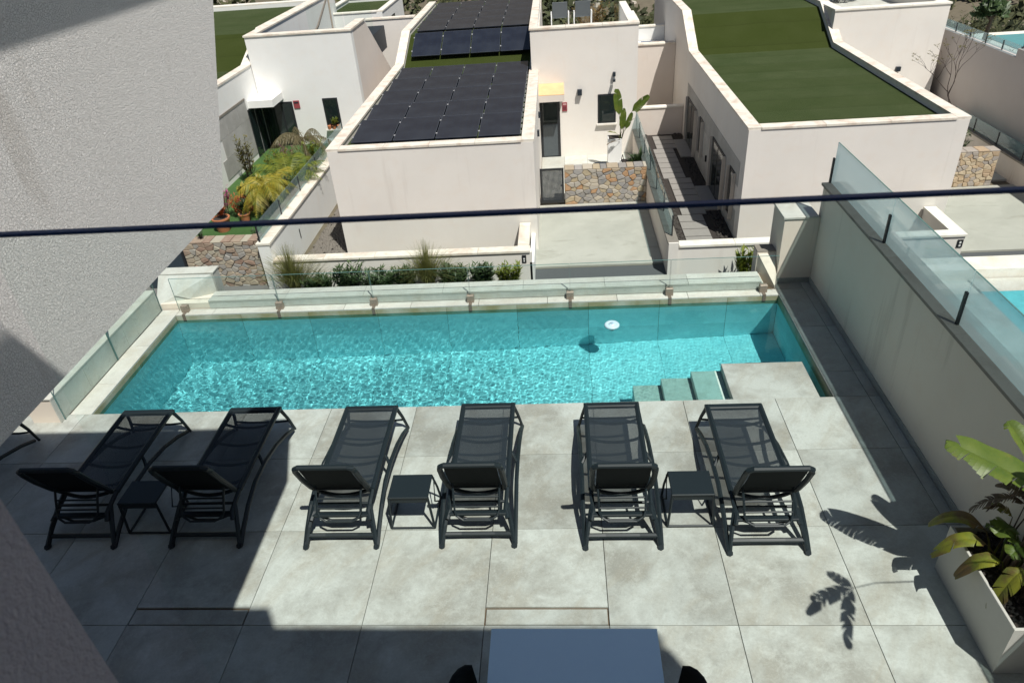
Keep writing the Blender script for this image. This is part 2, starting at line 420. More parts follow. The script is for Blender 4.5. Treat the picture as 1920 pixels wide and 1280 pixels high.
def water():
    k = N('pool water'); k.t.nodes.remove(k.b)
    g = k.n('BsdfGlass'); g.inputs['Color'].default_value = (.66, .985, .985, 1); g.inputs['Roughness'].default_value = 0; g.inputs['IOR'].default_value = 1.333
    k.l(g.outputs[0], k.o.inputs[0]); return k.m
M['water'] = water()

# ================================================================ SETTING: ground, street, hill
def hillz(x, y):
    t = max(0.0, (y - 34) / 60)
    return -4.2 + 5.6 * t * t * 1.0 + .35 * math.sin(x * .21 + y * .13) * min(1, t * 3) + (max(0, x - 12) * .02 * min(1, t * 3))
g = MB()
gx = [-160 + i * 8 for i in range(46)]; gy = [-60, -30, -10, 6, 20, 30] + [34 + 3 * i for i in range(24)] + [115, 140, 180, 260, 400]
for y in gy:
    for x in gx: g.v.append((x, y, hillz(x, y) + (rng.uniform(-.3, .3) if y > 36 else 0)))
for j in range(len(gy) - 1):
    for i in range(len(gx) - 1):
        a = j * len(gx) + i; g.f.append((a, a + 1, a + len(gx) + 1, a + len(gx)))
g.build('ground', M['ground'], kind='structure', smooth=True)
B(-40, 60, 5.95, 11.95, -3.2, -3.03).build('street', M['asphalt'], kind='structure')
B(-12, -5.0, 9.0, 12.0, -3.1, -3.018).build('pavement', M['asphalt_pale'], kind='structure')
B(-12, 30, 11.96, 35, -3.6, -3.045).build('terrain', M['ground'], kind='structure')

# hillside scrub: one mass nobody could count
def clump(mb, c, r, h, n, leaf, rg):
    for _ in range(n):
        a = rg.uniform(0, 2 * math.pi); u = rg.random() ** .5; z = rg.random()
        p = Vector((c[0] + r * u * math.cos(a) * (1 - .35 * z), c[1] + r * u * math.sin(a) * (1 - .35 * z), c[2] + h * z * (1 - .45 * u * u)))
        d = Vector((rg.uniform(-1, 1), rg.uniform(-1, 1), rg.uniform(-.4, 1))).normalized()
        e = d.orthogonal().normalized() * leaf * rg.uniform(.3, .6); l = d * leaf * rg.uniform(.7, 1.4)
        mb.add([p - e, p + e, p + e * .3 + l, p - e * .3 + l], [(0, 1, 2, 3)])
sc_mb = MB(); rk = MB(); rg = random.Random(3)
for _ in range(620):
    y = 33 + 62 * rg.random() ** 1.1; x = rg.uniform(-.62, .62) * (y + 12) + 4
    s = rg.uniform(.5, 1.9)
    clump(sc_mb, (x, y, hillz(x, y)), s, s * rg.uniform(.5, 1.0), int(46 * s), .26 * (1 + y / 90), rg)
sc_mb.build('hillside_scrub', M['leaf_hill'], kind='stuff')
for _ in range(420):
    y = 33 + 60 * rg.random(); x = rg.uniform(-.62, .62) * (y + 12) + 4; s = rg.uniform(.15, .6); z = hillz(x, y)
    vs = [(x + s * math.cos(k * 1.05) * rg.uniform(.7, 1.3), y + s * math.sin(k * 1.05) * rg.uniform(.7, 1.3), z - .1) for k in range(6)]
    vs += [(a * .6 + x * .4, b * .6 + y * .4, z + s * rg.uniform(.3, .6)) for a, b, _z in vs]
    rk.add(vs, [(0, 1, 7, 6), (1, 2, 8, 7), (2, 3, 9, 8), (3, 4, 10, 9), (4, 5, 11, 10), (5, 0, 6, 11), (6, 7, 8, 9, 10, 11)])
rk.build('hillside_rocks', M['rocks'], kind='stuff')

# ================================================================ DECK
PX0, PX1, PY0, PY1 = -3.92, 4.63, 2.84, 5.10
deck = MB()
deck.box(-8, 5.13, -4.2, PY0 - .02, -.5, -.022)
deck.box(PX1 + .02, 5.13, PY0, 5.9, -.5, -.022)
deck.box(-4.2, PX0 - .02, PY0, 5.6, -.5, -.022)
deck.box(-4.2, PX1, PY1 + .02, 5.62, -.5, -.022)
deck = deck.build('deck', M['grout'], kind='structure')
g_ = .0028
def tile(x0, x1, y0, y1, mat='tile', parent=None, z0=-.02, z1=0.0, gap=g_):
    w, d = x1 - x0, y1 - y0
    key = ('t', round(w, 3), round(d, 3), mat, round(z1 - z0, 3))
    if key not in MATS:
        MATS[key] = B(-w / 2 + gap, w / 2 - gap, -d / 2 + gap, d / 2 - gap, z0 - z1, 0, bev=.0015).mesh('tile', M[mat])
    o = link('tile', MATS[key], parent or deck, loc=((x0 + x1) / 2, (y0 + y1) / 2, z1 + rng.uniform(-.0006, .0006)))
    if rng.random() < .5 and abs(w - d) < 1e-3: o.rotation_euler.z = math.pi
    return o
rows = [-4, -3, -2, -1, 0, 1, 2, PY0]
for j in range(len(rows) - 1):
    y0, y1 = rows[j], rows[j + 1]
    for i in range(-8, 5):
        if y0 == 0 and i in (1, -2):
            tile(i, i + 1, .168, 1); tile(i + .008, i + .992, .004, .150)
            continue
        tile(i, i + 1, y0, y1)
    tile(5.0, 5.118, y0, y1, 'tile_dark')
for y0, y1 in ((PY0, 3.31), (3.31, 4.28), (4.28, 5.25), (5.25, 5.43)):
    tile(PX1, 5.0, y0, y1, 'tile_dark'); tile(5.0, 5.118, y0, y1, 'tile_dark')
# pool coping stones: far side, left side
xs = [PX0] + [PX0 + .55 + .97 * i for i in range(9)]; xs = [x for x in xs if x < PX1 - .2] + [PX1]
for a, b in zip(xs, xs[1:]): tile(a, b, PY1, 5.262, 'coping_pool')
for y0, y1 in ((PY0, 3.45), (3.45, 4.3), (4.3, PY1), (PY1, 5.262)): tile(-4.19, PX0, y0, y1, 'coping_pool')

# ================================================================ POOL
WZ = -.088
def fz(x): return -1.12 - .50 * (PX1 - x) / (PX1 - PX0)
pool = MB()
pool.add([(PX0 - .02, PY0 - .02, -1.75), (PX1 + .02, PY0 - .02, -1.3), (PX1 + .02, PY1 + .02, -1.3), (PX0 - .02, PY1 + .02, -1.75)], [(0, 1, 2, 3)])
for (xa, xb, ya, yb) in ((PX0 - .2, PX1 + .2, PY0 - .2, PY0 - .006), (PX0 - .2, PX1 + .2, PY1 + .006, PY1 + .2), (PX0 - .2, PX0 - .006, PY0, PY1), (PX1 + .006, PX1 + .2, PY0, PY1)):
    pool.box(xa, xb, ya, yb, -1.9, -.024)
pool = recv(pool.build('pool', M['grout'], kind='structure'))
pxs = [PX0, -2.95, -1.95, -.95, .05, 1.05, 2.05, 3.03, 3.95, PX1]
for a, b in zip(pxs, pxs[1:]):
    for c, d in ((PY0, 3.97), (3.97, PY1)):
        e = .002
        vs = [(a + e, c + e, fz(a)), (b - e, c + e, fz(b)), (b - e, d - e, fz(b)), (a + e, d - e, fz(a))]
        recv(MB().add(vs + [(x, y, z - .03) for x, y, z in vs], [(0, 1, 2, 3), (0, 4, 5, 1), (1, 5, 6, 2), (2, 6, 7, 3), (3, 7, 4, 0)]).build('tile', M['tinted_pool_tile'], pool))
    for (z0, z1, m) in ((-.024, -.19, 'pool_rim'), (-.19, -.75, 'tinted_pool_tile'), (-.75, None, 'tinted_pool_tile')):
        za = fz(a) if z1 is None else z1; zb = fz(b) if z1 is None else z1
        for yw, s in ((PY1, 1), (PY0, -1)):
            y2 = yw + s * .02
            vs = [(a + .002, yw, za + .002), (b - .002, yw, zb + .002), (b - .002, yw, z0 - .001), (a + .002, yw, z0 - .001)]
            vs2 = [(x, y2, z) for x, y, z in vs]
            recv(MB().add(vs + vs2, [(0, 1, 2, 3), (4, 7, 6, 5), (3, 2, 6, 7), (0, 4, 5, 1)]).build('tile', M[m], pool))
for xw, s, zf in ((PX0, -1, -1.62), (PX1, 1, -1.12)):
    for c, d in ((PY0, 3.97), (3.97, PY1)):
        for (z0, z1, m) in ((-.024, -.19, 'pool_rim'), (-.19, -.75, 'tinted_pool_tile'), (-.75, zf, 'tinted_pool_tile')):
            x2 = xw + s * .02
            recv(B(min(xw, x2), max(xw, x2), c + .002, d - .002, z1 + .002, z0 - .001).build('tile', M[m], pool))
# platform and steps at the shallow corner
recv(B(3.58, 4.53, PY0 + .001, 3.63, -1.2, -.079, bev=.004).build('platform', M['tile'], pool))
for x0, x1, z in ((3.225, 3.578, -.26), (2.87, 3.223, -.43), (2.53, 2.868, -.60)):
    recv(B(x0, x1, PY0 + .001, 3.63, -1.3, z, bev=.004).build('step', M['step_tile'], pool))
# water surface: real ripples, lively on the left, calmer on the right
NX, NY = 840, 225
waves = []
wr = random.Random(5)
for i in range(64):
    lam = .034 * (5.5 ** wr.random()); a = wr.uniform(0, 2 * math.pi)
    waves.append((2 * math.pi / lam * math.cos(a), 2 * math.pi / lam * math.sin(a), wr.uniform(0, 6.3), lam))
import numpy as np
X, Y = np.meshgrid(np.linspace(PX0 + .001, PX1 - .001, NX), np.linspace(PY0 + .001, PY1 - .001, NY))
H = np.zeros_like(X)
amp = .00054 * (1.0 - .72 / (1 + np.exp(-(X - 1.9) * 1.6))) * (1 - .5 / (1 + np.exp(-(Y - 4.6) * 3)))
for kx, ky, ph, lam in waves:
    H += lam ** .95 * 1.15 * np.sin(kx * X + ky * Y + ph + .8 * np.sin(1.7 * X + ph * 3) * np.cos(1.3 * Y + ph))
H *= amp
for cx, cy in ((2.34, 4.59), (.9, 4.9)):
    rr2 = np.sqrt((X - cx) ** 2 + (Y - cy) ** 2); H += .00018 * np.sin(rr2 * 42) * np.exp(-rr2 * 1.6)
dry = (X > 3.56) & (X < 4.545) & (Y < 3.645)
V = np.stack([X, Y, H + WZ], -1).reshape(-1, 3)
idx = np.arange(NX * NY).reshape(NY, NX)
qs = np.stack([idx[:-1, :-1], idx[:-1, 1:], idx[1:, 1:], idx[1:, :-1]], -1)
keep = ~(dry[:-1, :-1] | dry[:-1, 1:] | dry[1:, 1:] | dry[1:, :-1])
wm = MB(); wm.v = V.tolist(); wm.f = [tuple(q) for q in qs[keep].tolist()]
wo = wm.build('water', M['water'], smooth=True, kind='structure')
wo.cycles.is_caustics_caster = True

# floating dispenser
t = thing('chlorine_dispenser', 'small pale blue floating ring dispenser on the pool water', 'pool float', (2.34, 4.59, WZ))
MB().lathe([(.02, .032), (.034, .03), (.036, .02), (.06, .018), (.085, .028), (.10, .012), (.102, -.01), (.085, -.03), (.05, -.035), (.02, -.036)], 24).build('float_ring', plain('pale blue plastic', (.50, .66, .74), .4, 0, .05), t, smooth=True)
MB().lathe([(.034, -.036), (.034, -.13), (.028, -.14)], 14).build('basket', M['white'], t, smooth=True)
MB().lathe([(.018, .033), (.018, .042), (.012, .045)], 12).build('cap', plain('blue grey plastic', (.32, .45, .55), .4), t, smooth=True)

# ================================================================ far kerb wall behind the pool
kerb = thing('parapet_wall', 'low pale stone clad kerb wall running along the far side of the pool', 'wall')
B(-4.2, 4.46, 5.285, 5.56, -3.2, .088).build('wall', M['stucco_beige'], kerb)
B(-3.46, 4.45, 5.266, 5.283, .001, .10).build('face_tile', M['marble'], kerb)
kx = [-3.46 + 1.15 * i for i in range(7)] + [4.43]
for a, b in zip(kx, kx[1:]): B(a + .0015, b - .0015, 5.262, 5.545, .104, .132, bev=.002).build('coping_stone', M['coping_pool'], kerb)
B(-12, -4.201, 5.30, 5.6, -3.3, -.3).build('wall', M['stucco_beige'], kerb)
for s, lab, mt in ((-1, 'pale tiled wedge block with sloping top at the far left corner of the pool', 'marble'), (1, 'small grey wedge block beside the short pillar at the far right pool corner', 'stucco_beige')):
    w = thing('corner_block', lab, 'block')
    if s < 0: tp = [(-4.28, 5.28, .05), (-3.86, 5.40, .05), (-3.46, 5.58, .40), (-4.28, 5.60, .40)]
    else: tp = [(4.66, 5.34, .05), (4.66, 5.42, .40), (4.41, 5.60, .40), (4.45, 5.40, .10)]
    if s > 0: tp = [(4.62, 5.30, .03), (4.668, 5.36, .03), (4.668, 5.60, .38), (4.43, 5.60, .38)]
    MB().add([(x, y, -.02) for x, y, z in tp] + tp, [(3, 2, 1, 0), (4, 5, 6, 7), (0, 1, 5, 4), (1, 2, 6, 5), (2, 3, 7, 6), (3, 0, 4, 7)]).build('body', M[mt], w)
    B(tp[3][0] if s < 0 else 4.42, -3.45 if s < 0 else 4.668, 5.604, 5.80, -3, .40).build('back', M[mt], w)
    B(-4.28 if s < 0 else 4.415, -3.44 if s < 0 else 4.668, 5.602, 5.81, .402, .42, bev=.003).build('coping_stone', M['coping_pool'] if s < 0 else M['coping_grey'], w)

# left side low wall and glass
lw = thing('side_wall', 'low pale tiled wall along the left side of the pool', 'wall')
B(-4.55, -4.215, 2.70, 5.24, -.02, .30).build('wall', M['stucco_beige'], lw)
ys = [2.69, 3.35, 4.3, 5.235]
for a, b in zip(ys, ys[1:]): B(-4.213, -4.198, a + .002, b - .002, .004, .325).build('tile', M['marble'], lw)
B(-4.56, -4.194, 2.69, 5.24, .328, .35, bev=.002).build('coping_stone', M['coping_pool'], lw)
gf = thing('glass_fence', 'clear glass fence standing on the left pool coping', 'glass fence')
for a, b in ((2.74, 3.95), (3.97, 5.22)):
    gp = B(-4.186, -4.174, a, b, .012, 1.0).build('glass_panel', M['glass'], gf)
    B(-4.1865, -4.1735, a - .002, a, .012, 1.0).build('edge', M['glass_edge'], gp)
    B(-4.1865, -4.1735, b, b + .002, .012, 1.0).build('edge', M['glass_edge'], gp)
# far glass fence
gf = thing('glass_fence', 'clear low glass fence with steel clamps along the far edge of the pool', 'glass fence')
jx = [-3.80, -2.38, -.995, .395, 1.80, 3.17, 4.44]
ex = [-3.90] + [(j) for j in jx[1:-1]] + [4.60]
for a, b in zip(ex, ex[1:]):
    gp = B(a + .006, b - .006, 5.195, 5.206, .055, .54).build('glass_panel', M['glass_clear'], gf)
    B(a + .006, b - .006, 5.1948, 5.2062, .54, .5425).build('edge', M['glass_edge'], gp)
    for xx in (a + .0045, b - .006): B(xx, xx + .0018, 5.1945, 5.2065, .055, .54).build('edge', M['glass_edge'], gp)
for j in jx:
    xx = j
    c = B(xx - .05, xx + .05, 5.165, 5.235, .002, .115, bev=.008).build('clamp', M['steel'], gf)
    B(xx - .022, xx + .022, PY1 - .004, 5.164, .002, .008).build('strap', M['strap'], c)
    B(xx - .022, xx + .022, PY1 - .008, PY1 - .002, -.12, .008).build('strap', M['strap'], c)

# ================================================================ right boundary wall
rw = thing('boundary_wall', 'long grey rendered boundary wall with dark coping on the right of the deck', 'wall')
B(5.13, 5.40, -4.2, 5.52, -3.0, 1.365).build('wall', M['stucco_beige'], rw)
B(5.118, 5.129, -4.2, 5.43, 0, .075).build('skirting', M['tile_dark'], rw)
cy = [-4.2, -2.6, -1.1, .4, 1.9, 3.4, 4.9, 5.55]
for a, b in zip(cy, cy[1:]): B(5.105, 5.42, a + .0015, b - .0015, 1.368, 1.40, bev=.003).build('coping_stone', M['coping_grey'], rw)
pl = thing('pillar', 'short rendered pillar with pale cap at the far end of the boundary wall', 'pillar')
B(4.67, 5.128, 5.43, 5.95, 0, .955).build('body', M['stucco_beige'], pl)
B(4.655, 5.102, 5.415, 5.96, .957, .985, bev=.003).build('cap_stone', M['coping_pool'], pl)
B(4.672, 5.116, 5.419, 5.429, .001, .075).build('skirting', M['tile_dark'], pl)
gf = thing('glass_balustrade', 'pale blue frosted glass balustrade on top of the right boundary wall', 'glass fence')
py = [5.86, 4.07, 2.31, .55, -1.2, -2.9]
py = [5.53, 3.73, 2.06, .40, -1.26, -2.95]
for a, b in zip(py, py[1:]):
    gp = B(5.215, 5.227, b + .006, a - .006, 1.405, 1.93).build('glass_panel', M['glass_milk'], gf)
    B(5.2145, 5.2275, b + .006, a - .006, 1.93, 1.933).build('edge', M['glass_edge'], gp)
for y in py: B(5.19, 5.212, y - .016, y + .016, 1.401, 1.73, bev=.003).build('post', M['black'], gf)

# neighbour's terrace and pool on the right
nt = B(5.42, 16, -4.2, 6.0, -3.0, -.06).build('neighbour_terrace', M['coping_pool'], kind='structure')
B(7.25, 15.5, 2.9, 5.05, -.055, -.035).build('neighbour_pool_water', plain('turquoise pool water', (.10, .42, .46), .08, 0, .25, .05, 9), kind='structure')
for a, b in ((2.55, 2.9), (5.05, 5.4)):
    for i in range(8): tile(7.25 + i, 8.25 + i, a, b, 'coping_pool', nt, -.05, -.03)
for j in range(9): tile(5.56, 6.4, -4 + j * 1.0, -3 + j * 1.0, 'tile', nt, -.05, -.03); tile(6.4, 7.25, -4 + j, -3 + j, 'tile', nt, -.05, -.03)
B(5.9, 16, 5.42, 5.8, -.2, .1).build('kerb_step', M['coping_clean'], nt)

# ================================================================ our own building
fw = thing('fin_wall', 'large coarse rendered fin wall with slanted end filling the upper left', 'wall')
MB().prism_x([(-3.0, 3.60), (-.06, 3.65), (.50, 4.60), (-.32, 5.61), (-3.0, 5.61)], -.35, -.05).build('fin', M['fin'], fw)
rf = thing('roof_slab', 'flat roof slab projecting above the fin wall, outside the top of the picture', 'roof')
B(-9, .245, -9, -.26, 5.62, 5.9).build('slab', M['stucco_white'], rf)
rf['label'] = 'white flat roof slab resting on the fin wall'
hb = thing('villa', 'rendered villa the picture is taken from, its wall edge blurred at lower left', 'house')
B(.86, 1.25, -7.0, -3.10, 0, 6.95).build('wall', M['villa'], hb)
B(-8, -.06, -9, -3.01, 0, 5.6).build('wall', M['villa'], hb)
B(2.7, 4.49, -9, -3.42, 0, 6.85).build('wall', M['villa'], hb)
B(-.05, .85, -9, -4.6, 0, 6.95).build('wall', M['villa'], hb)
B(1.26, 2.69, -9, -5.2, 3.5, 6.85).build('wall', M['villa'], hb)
B(-.05, 4.49, -9.0, -3.40, 6.98, 7.2).build('roof', M['stucco_white'], hb)
B(1.26, 2.69, -8.9, -2.82, 3.25, 3.40).build('balcony_floor', M['tile'], hb)
gb = thing('balcony_balustrade', 'clear glass balcony balustrade with dark navy top edge crossing the picture', 'balustrade')
gp = B(.86, 2.72, -2.566, -2.554, 3.10, 4.598).build('glass_panel', M['glass_rail'], gb)
B(.86, 2.72, -2.566, -2.555, 4.599, 4.604).build('top_edge', M['navy'], gp)

# ================================================================ deck furniture
def make_lounger():
    t = thing('sun_lounger', 'x', 'sun lounger')
    P, S = M['plastic'], M['sling']
    f = MB()
    for s in (-1, 1):
        f.tube([(s * .262, 1.59, .352), (s * .262, 1.2, .350), (s * .262, .75, .345), (s * .262, .40, .330)], .027, 6)
        f.tube([(s * .262, .40, .330), (s * .258, .30, .30), (s * .25, .20, .262), (s * .27, .13, .22)], .022, 6)
    f.box(-.285, .285, 1.545, 1.615, .332, .370, bev=.01)
    f.box(-.262, .262, .150, .205, .235, .262, bev=.006)
    f.build('seat_frame', P, t, smooth=False)
    v = []
    n = 8
    for j in range(n + 1):
        y = 1.56 - (1.56 - .40) * j / n
        for i in range(5):
            x = -.25 + .5 * i / 4; v.append((x, y, .358 - .012 * (1 - (x / .25) ** 2)))
    MB().add(v, [(j * 5 + i, j * 5 + i + 1, (j + 1) * 5 + i + 1, (j + 1) * 5 + i) for j in range(n) for i in range(4)]).build('sling', S, t, smooth=True)
    for y, w in ((1.36, .034), (1.08, .034), (.79, .034), (.52, .04)):
        pts = [(-.255 + .51 * k / 8, y - .012 * (1 - ((k - 4) / 4) ** 2), .338 - .045 * (1 - ((k - 4) / 4) ** 2)) for k in range(9)]
        MB().tube(pts, w / 2, 6, flat=.7).build('slat', P, t)
    for s in (-1, 1):
        a = MB()
        a.tube([(s * .342, 1.60, .05), (s * .340, 1.42, .13), (s * .338, 1.15, .215), (s * .336, .85, .262), (s * .336, .58, .262), (s * .338, .34, .20), (s * .336, .14, .10), (s * .334, .015, .02)], .022, 6)
        a.tube([(s * .262, .90, .338), (s * .30, .86, .30), (s * .336, .80, .262)], .017, 6)
        a.build('side_rail', P, t)
        a = MB(); a.tube([(s * .262, 1.595, .345), (s * .30, 1.64, .18), (s * .337, 1.665, .0)], .020, 6, r1=.015); a.build('leg', P, t)
        a = MB(); a.tube([(s * .258, .26, .285), (s * .30, .12, .15), (s * .327, .0, .0)], .024, 6, r1=.02); a.tube([(s * .327, -.012, .026), (s * .327, .02, .003)], .027, 6); a.build('leg', P, t)
    MB().tube([(-.315, 1.645, .14), (-.15, 1.655, .115), (.15, 1.655, .115), (.315, 1.645, .14)], .013, 6).build('stretcher', P, t)
    MB().tube([(-.31, .075, .085), (-.15, .085, .075), (.15, .085, .075), (.31, .075, .085)], .023, 6).build('stretcher', P, t)
    # backrest, raised
    h, tp = Vector((0, .375, .355)), Vector((0, .065, .935)); ax = (tp - h)
    nrm = Vector((0, ax.z, -ax.y)).normalized()
    def bp(x, u, o=0): 
        q = h + ax * u - nrm * (.018 * math.sin(math.pi * u)) + nrm * o; return (x, q.y, q.z)
    out = [bp(-.235, 0), bp(-.258, .25), (bp(-.262, .6)), bp(-.26, .86), bp(-.25, .94), bp(-.215, .985), bp(.215, .985), bp(.25, .94), bp(.26, .86), bp(.262, .6), bp(.258, .25), bp(.235, 0)]
    br = MB().tube(out, .025, 8).build('backrest_frame', P, t)
    v = [bp(-.225 + .45 * i / 2, .05 + .91 * j / 6, .002) for j in range(7) for i in range(3)]
    MB().add(v, [(j * 3 + i, j * 3 + i + 1, (j + 1) * 3 + i + 1, (j + 1) * 3 + i) for j in range(6) for i in range(2)]).build('backrest_sling', M['sling_back'], br, smooth=True)
    pts = [bp(-.24 + .48 * k / 8, .02, -.05 * (1 - ((k - 4) / 4) ** 2)) for k in range(9)]
    MB().tube(pts, .018, 6, flat=1.2).build('hinge_bar', P, br)
    pr = MB()
    for s in (-1, 1): pr.tube([(s * .215, .31, .55), (s * .205, .22, .42), (s * .20, .155, .30), (s * .18, .12, .262)], .011, 6)
    for y, z, r in ((.262, .48, .009), (.215, .41, .009), (.17, .33, .009)): pr.tube([(-.205, y, z), (.205, y, z)], r, 6)
    pr.tube([(-.18, .125, .262), (-.12, .10, .235), (.12, .10, .235), (.18, .125, .262)], .011, 6)
    pr.tube([(-.20, .19, .21), (-.10, .17, .18), (.10, .17, .18), (.20, .19, .21)], .012, 6)
    pr.tube([(-.262, .27, .29), (.262, .27, .29)], .014, 6)
    pr.build('prop_frame', P, t)
    return t
def make_table():
    t = thing('side_table', 'x', 'table')
    P = M['plastic']
    B(-.185, .185, .0, .30, .385, .402, bev=.006).build('table_top', P, t)
    B(-.165, .165, .012, .03, .325, .384).build('shelf_lip', P, t)
    for s in (-1, 1):
        a = MB()
        a.tube([(s * .178, .015, .39), (s * .19, .008, .2), (s * .203, .0, .012)], .012, 6)
        a.tube([(s * .178, .29, .39), (s * .20, .34, .2), (s * .205, .39, .012)], .011, 6)
        a.tube([(s * .203, .0, .012), (s * .205, .39, .012)], .011, 6)
        a.tube([(s * .19, .30, .36), (s * .20, .17, .18), (s * .203, .33, .02)], .008, 5)
        a.build('leg', P, t)
    MB().tube([(-.203, 0, .012), (.203, 0, .012)], .011, 6).build('crossbar', P, t)
    return t
lg = [(-2.875, .82, 'dark sun lounger, leftmost of the six whole ones, fully in shade'), (-1.66, .82, 'dark sun lounger in shade, its foot end catching sun at the pool edge'),
      (-.37, .795, 'dark sun lounger just right of the shadow edge, left of the sunny side table'), (.885, .795, 'dark sun lounger in full sun right of the side table with the visible inner lip'),
      (2.17, .76, 'dark sun lounger in the sun left of the rightmost side table'), (3.40, .69, 'rightmost dark sun lounger, nearest the boundary wall'),
      (-4.62, .72, 'dark sun lounger almost hidden behind the fin wall at far left, only a foot showing')]
first = None
for x, y, lab in lg:
    o = make_lounger() if first is None else copy_tree(first)
    first = first or o
    o.location = (x, y, 0); o['label'] = lab; o['group'] = 'sun loungers in a row by the pool'
ft = None
for x, y, lab in [(-2.28, .99, 'small dark side table in the shade between the two left loungers'), (.26, 1.015, 'small dark side table in the sun left of the fourth lounger'),
                  (2.79, 1.005, 'small dark side table between the two right loungers')]:
    o = make_table() if ft is None else copy_tree(ft)
    ft = ft or o
    o.location = (x, y, 0); o['label'] = lab; o['group'] = 'side tables between the loungers'

# dining table and two chairs at the bottom edge
t = thing('dining_table', 'pale blue grey dining table top cut off by the bottom of the picture', 'table', (1.715, -.55, 0))
B(-.555, .555, -1.6, 0, .725, .75, bev=.003).build('table_top', M['tabletop'], t)
for sx in (-1, 1):
    for y in (-.08, -1.52): B(sx * .48 - .03, sx * .48 + .03, y - .03, y + .03, 0, .724).build('leg', M['white'], t)
def chair(x, rot, lab):
    t = thing('garden_chair', lab, 'chair', (x, -1.10, 0), 'chairs at the dining table'); t.rotation_euler.z = rot
    D = M['sling_back']
    v = []; n = 10; m = 8      # curved shell back, seen from above as a pointed crescent
    for j in range(m + 1):
        u = j / m
        for i in range(n + 1):
            a = math.pi * (i / n - .5); r = .20 + .05 * u
            hh = .46 + (.40 * u) * (.86 + .14 * math.cos(a))
            v.append((r * math.sin(a), -.18 - r * .55 * math.cos(a) - .05 * u, hh))
    fs = [(j * (n + 1) + i, j * (n + 1) + i + 1, (j + 1) * (n + 1) + i + 1, (j + 1) * (n + 1) + i) for j in range(m) for i in range(n)]
    b = MB().add(v, fs).build('backrest', D, t, smooth=True)
    md = b.modifiers.new('thick', 'SOLIDIFY'); md.thickness = .018
    B(-.22, .22, -.22, .22, .44, .47, bev=.02).build('seat', D, t)
    for sx in (-1, 1):
        for sy in (-1, 1): MB().tube([(sx * .17, sy * .17, .44), (sx * .23, sy * .23, 0)], .013, 6).build('leg', M['black'], t)
chair(1.29, -math.pi / 2, 'black curved chair at the left side of the dining table')
chair(2.16, math.pi / 2, 'black curved chair at the right side of the dining table')

# ---------------------------------------------------------------- planter with bird of paradise
t = thing('planter', 'long grey rectangular planter box against the boundary wall', 'planter', (4.70, -.39, 0))
pw, pd = .385, .93
pb = MB()
pb.box(0, pw, 0, .022, .0, .50, .003); pb.box(0, pw, pd - .022, pd, 0, .50, .003)
pb.box(0, .022, .0225, pd - .0225, 0, .4995, .003); pb.box(pw - .022, pw, .0225, pd - .0225, 0, .4995, .003)
pb.build('box', M['planter'], t)
so = MB(); rg = random.Random(11)
nx, ny = 12, 26
for j in range(ny + 1):
    for i in range(nx + 1): so.v.append((.023 + (pw - .046) * i / nx, .023 + (pd - .046) * j / ny, .43 + rg.uniform(-.018, .018)))
so.f = [(j * (nx + 1) + i, j * (nx + 1) + i + 1, (j + 1) * (nx + 1) + i + 1, (j + 1) * (nx + 1) + i) for j in range(ny) for i in range(nx)]
so.build('soil', M['soil'], t)
ch = MB()
for _ in range(260):
    x, y = rg.uniform(.04, pw - .04), rg.uniform(.04, pd - .04); z = .445 + rg.uniform(0, .02); a = rg.uniform(0, 6.3); l, w = rg.uniform(.02, .05), rg.uniform(.008, .018)
    u = Vector((math.cos(a) * l, math.sin(a) * l, rg.uniform(-.012, .012))); q = Vector((-math.sin(a) * w, math.cos(a) * w, rg.uniform(-.006, .006))); c = Vector((x, y, z))
    ch.add([c - u * .5 - q, c + u * .5 - q * .6, c + u * .5 + q * .6, c - u * .5 + q, c + Vector((0, 0, .01))], [(0, 1, 4), (1, 2, 4), (2, 3, 4), (3, 0, 4)])
ch.build('bark_chips', M['soil'], t, kind='stuff')

def big_leaf(base, tip, width, droop, mat, parent, tears=.3, fold=.35, seed=0, curl=0.0, petiole=None, name='leaf', side=None, n=20):
    rg = random.Random(seed)
    base, tip = Vector(base), Vector(tip); ax = tip - base; L = ax.length
    sd = Vector(side) if side else ax.cross(Vector((0, 0, 1)))
    sd.normalize(); up = sd.cross(ax).normalized()
    if up.z < 0 and not side: up = -up
    m = MB()
    def mid(u): return base + ax * u + Vector((0, 0, droop * L * (4 * u * (1 - u)) * .5)) - Vector((0, 0, curl * L * u * u * u))
    def hw(u):
        u = min(1, max(0.0, u)); return width * min(1, (u / .22)) ** .6 * (1 - max(0, (u - .45) / .56) ** 2.2) ** .7
    K = (0, .3, .62, 1.0)
    ph = rg.uniform(0, 6)
    for s in (-1, 1):
        us = [i / n for i in range(n + 1)]; lift = 0
        def pt(u, k, dz): return mid(min(1, u + .07 * k)) + sd * s * hw(u) * k + up * (fold * hw(u) * k * (1 - .5 * k) + width * .05 * math.sin(u * 17 + ph) * k) + Vector((0, 0, (dz - curl * width * .5) * k * k))
        for i in range(n):
            tear = rg.random() < tears * .7
            if tear: lift = rg.uniform(-.55, .12) * width
            g = rg.uniform(.3, .8) * (us[i + 1] - us[i]) if tear else 0
            vs = []
            for k in K:
                kk = k * (1 if k < .3 else 1)
                vs += [pt(us[i] + (g if k > .25 else 0) * k, k, lift), pt(us[i + 1] + .0005, k, lift)]
            fs = [(2 * q, 2 * q + 1, 2 * q + 3, 2 * q + 2) for q in range(3)]
            m.add(vs, fs if s > 0 else [f[::-1] for f in fs])
            lift *= .8
    o = m.build(name, mat, parent, smooth=True)
    rib = MB().tube([mid(u) + Vector((0, 0, -.002)) for u in [i / 8 for i in range(9)]], width * .05, 5, r1=width * .015)
    if petiole:
        pts = [Vector(p) for p in petiole] + [base]
        rib.tube(pts, width * .09 + .005, 6, r1=width * .06)
    rib.build('midrib', mat, o)
    return o
